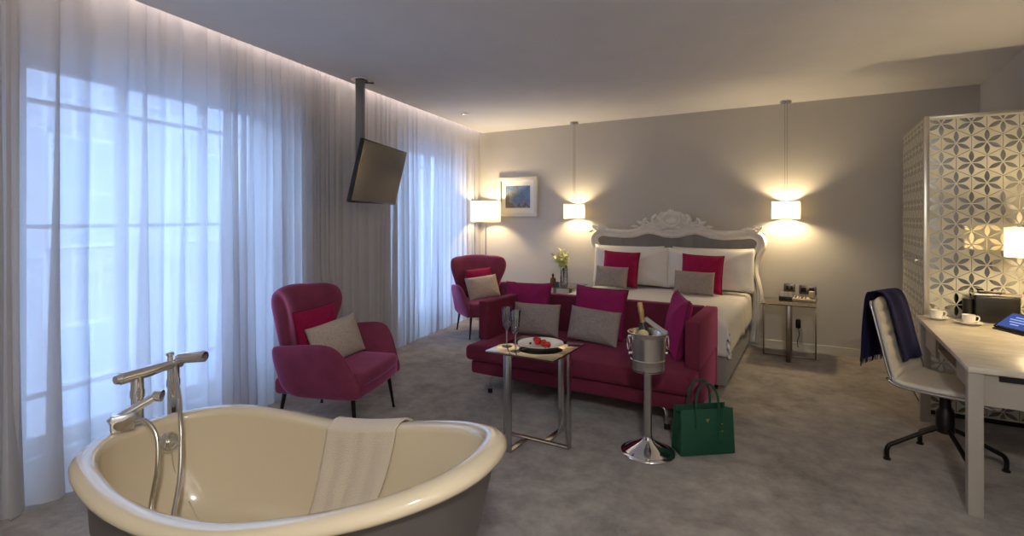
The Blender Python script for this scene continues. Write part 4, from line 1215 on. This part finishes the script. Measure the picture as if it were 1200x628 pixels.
bm = new(); tube(bm, [(-.045, .04, 1.15), (-.045, .55, 1.15)], .009, 10)
for y in (.08, .51): tube(bm, [(0, y, 1.15), (-.045, y, 1.15)], .007, 8)
obj('handle', bm, M['chrome'], dr)
bm = new(); box(bm, -.004, .03, -.006, .03, 0, WH, .003); obj('corner_post', bm, M['satin'], cab)
bm = new(); box(bm, .03, WW, 0, .02, WH - .02, WH, .002); box(bm, 0, .02, .03, CY1 - CY0, WH - .02, WH, .002); obj('top_edge', bm, M['satin'], cab)
bm = new(); box(bm, .03, WW, .02, .022, .01, .035); box(bm, .03, WW, .004, .02, .0, .035, .002); box(bm, .004, .02, .03, CY1 - CY0, 0, .035, .002); obj('plinth', bm, M['darkmetal'], cab)
bm = new(); box(bm, .02, WW, CY1 - CY0 - .02, CY1 - CY0, 0, WH - .02); box(bm, .02, WW, .022, CY1 - CY0 - .02, WH - .05, WH - .02); obj('carcass', bm, M['deskwood'], cab, smooth=False)

# ---------------------------------------------------------------- desk
DX0, DX1, DY0, DY1, DZ = .645, XR - .02, 3.345, 4.915, .74
desk = thing('desk', 'long grey desk with a cream stone top against the mirrored wardrobe', 'desk', (DX0, DY0, 0))
DW, DL = DX1 - DX0, DY1 - DY0
bm = new(); box(bm, 0, DW, 0, DL, DZ - .028, DZ, .003); obj('desk_top', bm, M['marble'], desk)
for (x, y) in ((.0, .012), (.0, DL - .19), (DW - .062, .012), (DW - .062, DL - .08)):
    bm = new(); box(bm, x + .002, x + .062, y, y + .062, 0, DZ - .028, .003); obj('leg', bm, M['deskwood'], desk)
bm = new(); box(bm, .062, DW - .062, .03, .05, DZ - .19, DZ - .028); obj('end_apron', bm, M['deskwood'], desk, smooth=False)
bm = new(); box(bm, .12, DW - .1, .022, .031, DZ - .062, DZ - .036); obj('grip_slot', bm, M['black'], desk, smooth=False)
bm = new(); box(bm, .03, .05, .074, .42, DZ - .15, DZ - .028); obj('side_apron', bm, M['deskwood'], desk, smooth=False)
bm = new(); box(bm, .03, .05, 1.0, DL - .19, DZ - .19, DZ - .028); obj('side_apron', bm, M['deskwood'], desk, smooth=False)
bm = new(); box(bm, .04, DW - .02, .42, 1.0, DZ - .14, DZ - .128); box(bm, .04, DW - .02, .42, .432, DZ - .128, DZ - .028); box(bm, .04, DW - .02, .988, 1.0, DZ - .128, DZ - .028); box(bm, DW - .04, DW - .02, .432, .988, DZ - .128, DZ - .028); obj('drawer_box', bm, M['deskwood'], desk, smooth=False)

# cups and saucers
def cup_thing(loc, rz, lab, slab_):
    s = obj('saucer', (lambda b_: (lathe(b_, [(0, 0), (.035, 0), (.04, .004), (.07, .017), (.075, .021), (.071, .0215), (.04, .009), (0, .0065)], 32), b_)[1])(new()), M['saucer'])
    s.location = loc; tag(s, slab_, 'saucer', 'saucers on the desk')
    t = thing('coffee_cup', lab, 'cup', (loc[0], loc[1], loc[2] + .0065), rz, 'coffee cups on the desk')
    bm = new(); lathe(bm, [(0, 0), (.026, 0), (.03, .004), (.036, .03), (.0385, .062), (.0365, .062), (.034, .03), (.027, .007), (0, .006)], 32); obj('bowl', bm, M['porcelain'], t)
    bm = new(); tube(bm, smooth_loop([(.0365, 0, .05), (.055, 0, .052), (.062, 0, .036), (.052, 0, .018), (.033, 0, .016)], 24, False), .0042, 8); obj('handle', bm, M['porcelain'], t)
    bm = new(); panel(bm, [(.012 * cos(2 * PI * k / 20), .034 + .013 * sin(2 * PI * k / 20)) for k in range(20)], lambda a, z, n: Vector(((.0368 + n) * sin(-2.2 + a / .037), -(.0368 + n) * cos(-2.2 + a / .037), z)), .0006, .0002, 3, 3, center=(0, .034)); obj('printed_dot', bm, M['cupdot'], t)
    return t
cup_thing((.745, 4.77, DZ), .3, 'white coffee cup with a dark dot at the far left corner of the desk', 'white saucer at the far left corner of the desk')
cup_thing((.90, 4.65, DZ), .3, 'white coffee cup with a dark dot between the corner cup and the tablet', 'white saucer between the corner cup and the tablet')
# black lidded box
bx_ = thing('lidded_box', 'black boxy container with a grey lid on the desk against the patterned mirror', 'box', (1.075, 4.83, DZ))
bm = new(); box(bm, -.12, .12, -.06, .06, .004, .19, .012, 3); obj('body', bm, M['black'], bx_)
bm = new(); box(bm, -.125, .125, -.064, .064, .19, .203, .004); obj('lid', bm, M['steel'], bx_)
bm = new(); box(bm, -.09, .03, -.03, .03, .203, .215, .004); obj('grip', bm, M['black'], bx_)
bm = new(); tube(bm, [(-.15, -.02, .004), (-.15, -.02, .16)], .03, 18); obj('side_canister', bm, M['black'], bx_)
# tablet
tb = thing('tablet', 'tablet with a lit blue screen propped on the desk', 'tablet', (1.06, 4.47, DZ), math.atan2(-.2, .1))
RT = Matrix.Rotation(-.95, 4, 'X')
bm = new(); box(bm, -.115, .115, -.005, .005, 0, .155, .004, M=Matrix.Translation((0, 0, .016)) @ RT); obj('casing', bm, M['black'], tb)
bm = new(); box(bm, -.103, .103, -.0062, -.005, .014, .142, 0, M=Matrix.Translation((0, 0, .016)) @ RT); sc_ = obj('screen', bm, M['screenblue'], tb, smooth=False)
bm = new()
for k, (a, b_) in enumerate(((-.05, .05), (-.07, .06), (-.055, .065), (-.03, .03))):
    box(bm, a, b_, -.0068, -.0061, .108 - k * .022, .116 - k * .022, 0, M=Matrix.Translation((0, 0, .016)) @ RT)
obj('text_lines', bm, M['screentext'], sc_, smooth=False)
bm = new(); box(bm, -.11, .11, -.012, .075, 0, .012, .003); box(bm, -.1, .1, .055, .07, .01, .06, .003); obj('stand', bm, M['black'], tb)
# desk lamp
dk = thing('desk_lamp', 'lit desk lamp with a cream drum shade at the right edge of the photo', 'lamp', (1.185, 4.42, DZ))
bm = new(); lathe(bm, [(0, 0), (.06, 0), (.06, .012), (.02, .02), (.012, .03)], 28); obj('base', bm, M['steel'], dk)
bm = new(); tube(bm, [(0, 0, .02), (0, 0, .56)], .009, 12); obj('pole', bm, M['steel'], dk)
bm = new(); drum(bm, .155, .155, .185, .485); s = obj('lamp_shade', bm, M['shade'], dk)
bm = new(); rims(bm, .155, .155, .185, .485); obj('shade_frame', bm, M['white'], s)
lamp_light((1.185, 4.42, DZ + .55), 12)

# ---------------------------------------------------------------- desk chair (local +X forward)
ch = thing('desk_chair', 'white quilted leather swivel chair on dark four-star legs at the desk', 'chair', (.66, 3.965, 0), math.radians(-25))
pr = smooth_loop([(-.345, .0, .955), (-.325, .0, .88), (-.285, 0, .72), (-.245, 0, .56), (-.215, 0, .49), (-.15, 0, .455), (0, 0, .452), (.16, 0, .458), (.24, 0, .45), (.265, 0, .435)], 80, False)
def chair_sheet(bm, off, hw, quilt=0., inset=0.):
    P = pr[inset:len(pr) - inset] if inset else pr
    rows = []
    acc = 0
    for i, p in enumerate(P):
        t = (P[min(i + 1, len(P) - 1)] - P[max(i - 1, 0)]).normalized()
        n_ = Vector((-t.z, 0, t.x))
        if n_.x < 0 and n_.z < 0: n_ = -n_
        n_ = Vector((-t.z, 0, t.x)); n_ = n_ if (n_.x + n_.z) > 0 else -n_
        if i: acc += (P[i] - P[i - 1]).length
        q = 0
        if quilt and acc < .47: q = quilt * abs(sin(PI * acc / .072)) ** .6
        if quilt and acc >= .47: q = quilt * .9
        e = min(1, i / 6, (len(P) - 1 - i) / 5)
        w = hw * (1 - .10 * (1 - min(1, e)) ** 2) * (1 - .05 * max(0, (p.z - .5) / .45))
        row = []
        for k in range(15):
            s = -1 + 2 * k / 14
            ed = (1 - abs(s) ** 8)
            row.append(bm.verts.new(p + n_ * (off + q * ed + .0) + Vector((.03 * s * s if p.z > .5 else 0, s * w, .012 * s * s if p.z < .5 else 0))))
        rows.append(row)
    for a, b_ in zip(rows, rows[1:]):
        for k in range(14): bm.faces.new((a[k], a[k + 1], b_[k + 1], b_[k]))
    return rows
bm = new(); chair_sheet(bm, 0, .245)
o = obj('shell', bm, M['alu'], ch, angle=180); md = o.modifiers.new('thickness', 'SOLIDIFY'); md.thickness = .012; md.offset = -1
bm = new(); chair_sheet(bm, .012, .232, .013, 1)
o = obj('quilted_pad', bm, M['whiteleather'], ch, angle=180); md = o.modifiers.new('thickness', 'SOLIDIFY'); md.thickness = .018; md.offset = -1
bm = new(); lathe(bm, [(.028, .19), (.045, .20), (.045, .32), (.03, .34), (.026, .42), (.10, .43), (.10, .44)], 24); obj('column', bm, M['darkmetal'], ch)
for k, a in enumerate([math.radians(x + 25) for x in (195.4, 105.4, 15.4, -74.6)]):
    ca, sa = cos(a), sin(a)
    bm = new(); tube(bm, smooth_loop([(ca * .02, sa * .02, .225), (ca * .10, sa * .10, .19), (ca * .24, sa * .24, .115), (ca * .285, sa * .285, .09), (ca * .30, sa * .30, .06), (ca * .30, sa * .30, .012)], 40, False), .013, 10)
    lg = obj('leg', bm, M['darkmetal'], ch)
    bm = new(); lathe(bm, [(0, 0), (.02, 0), (.02, .008), (.01, .014)], 16, (ca * .30, sa * .30, 0)); obj('glide', bm, M['rubber'], lg)
# scarf over the back of the chair
CM = Matrix.Translation((.66, 3.965, 0)) @ Matrix.Rotation(math.radians(-25), 4, 'Z')
path = [(-.188, .585), (-.212, .68), (-.238, .80), (-.262, .90), (-.285, .965), (-.318, .993), (-.355, .99), (-.375, .95), (-.383, .86), (-.388, .74), (-.392, .62), (-.396, .55)]
pp = smooth_loop([Vector((a, 0, b_)) for a, b_ in path], 66, False)
bm = new()
def scf(u, v):
    i = min(len(pp) - 1, int(round(v * (len(pp) - 1)))); p = pp[i]
    w0, w1 = -.075 - .06 * max(0, v - .4), .19
    if v > .55: w0 -= .06 * (v - .55); w1 += .02 * (v - .55)
    y = w0 + (w1 - w0) * u
    f = .006 * sin(u * 11 + v * 3) + .004 * noise.noise(Vector((u * 4, v * 5, 3)))
    dx_ = f if v < .45 else (-abs(f) * 1.6 - .006 if v > .55 else 0)
    return CM @ (p + Vector((dx_ + (.03 * (y / .24) ** 2 if v < .5 else .03 * (y / .24) ** 2), y, 0 if not .4 < v < .6 else .004)))
grid(bm, 30, 67, scf)
sf = obj('scarf', bm, M['navy'], angle=180); md = sf.modifiers.new('thickness', 'SOLIDIFY'); md.thickness = .006; md.offset = 1
tag(sf, 'navy fringed wool scarf draped over the white desk chair back', 'scarf')
bm = new()
for k in range(22):
    p = scf(k / 21, 1.); tube(bm, [p, p + Vector((random.uniform(-.004, .004), random.uniform(-.004, .004), -.03))], [.003, .0015], 4)
obj('fringe', bm, M['navy'], sf)

# ---------------------------------------------------------------- light and world
w = bpy.data.worlds.new('dusk'); SC.world = w; w.use_nodes = True
nt = w.node_tree; nt.nodes.clear()
out = nt.nodes.new('ShaderNodeOutputWorld'); bg = nt.nodes.new('ShaderNodeBackground')
bg.inputs[0].default_value = (.49, .69, 1.0, 1); bg.inputs[1].default_value = 6.2
nt.links.new(bg.outputs[0], out.inputs[0])
for (t0, t1, z0, z1) in WIN:
    l = bpy.data.lights.new('window_portal', 'AREA'); l.shape = 'RECTANGLE'; l.size = t1 - t0; l.size_y = z1 - z0
    l.cycles.is_portal = True
    o = bpy.data.objects.new('window_portal', l); COL.objects.link(o)
    o.location = W((t0 + t1) / 2, -.66, (z0 + z1) / 2)
    zax = -N_; xax = E_; yax = zax.cross(xax)
    o.matrix_world = Matrix.Translation(o.location) @ Matrix((xax, yax, zax)).transposed().to_4x4()

# added fill light behind the viewer, in an invented ceiling fitting
def spot(loc, watts, label, col=(1., .97, .92)):
    t = thing('downlight', label, 'light', loc)  # made-up fitting, out of view, that carries the room fill
    bm = new(); lathe(bm, [(.035, -.003), (.05, -.008), (.058, -.004), (.058, 0)], 28, cap0=False, cap1=False); obj('ring', bm, M['steel'], t)
    l = bpy.data.lights.new('fill_light', 'AREA'); l.shape = 'DISK'; l.size = .3; l.energy = watts; l.color = col; l.spread = PI
    o = bpy.data.objects.new('fill_light', l); COL.objects.link(o); o.location = (loc[0], loc[1], loc[2] - .02)
spot((.5, -.6, ZC), 48, 'added fill light in an unseen ceiling ring above the near end of the room')
# ---------------------------------------------------------------- camera
cam = bpy.data.cameras.new('camera'); cam.sensor_fit = 'HORIZONTAL'; cam.sensor_width = 36
cam.lens = 606 / 1200 * 36; cam.shift_y = -60 / 1200; cam.clip_start = .02
co_ = bpy.data.objects.new('camera', cam); COL.objects.link(co_)
co_.location = (0, 0, 1.48); co_.rotation_euler = (PI / 2, 0, math.atan(357 / 606))
SC.camera = co_
SC.view_settings.view_transform = 'Standard'; SC.view_settings.look = 'None'
SC.view_settings.gamma = 1; SC.view_settings.use_curve_mapping = False
SC.view_settings.exposure = .75
SC.cycles.use_denoising = True
SC.cycles.max_bounces = 10; SC.cycles.diffuse_bounces = 5; SC.cycles.transparent_max_bounces = 16
SC.cycles.sample_clamp_indirect = 4
SC.cycles.caustics_reflective = False; SC.cycles.caustics_refractive = False
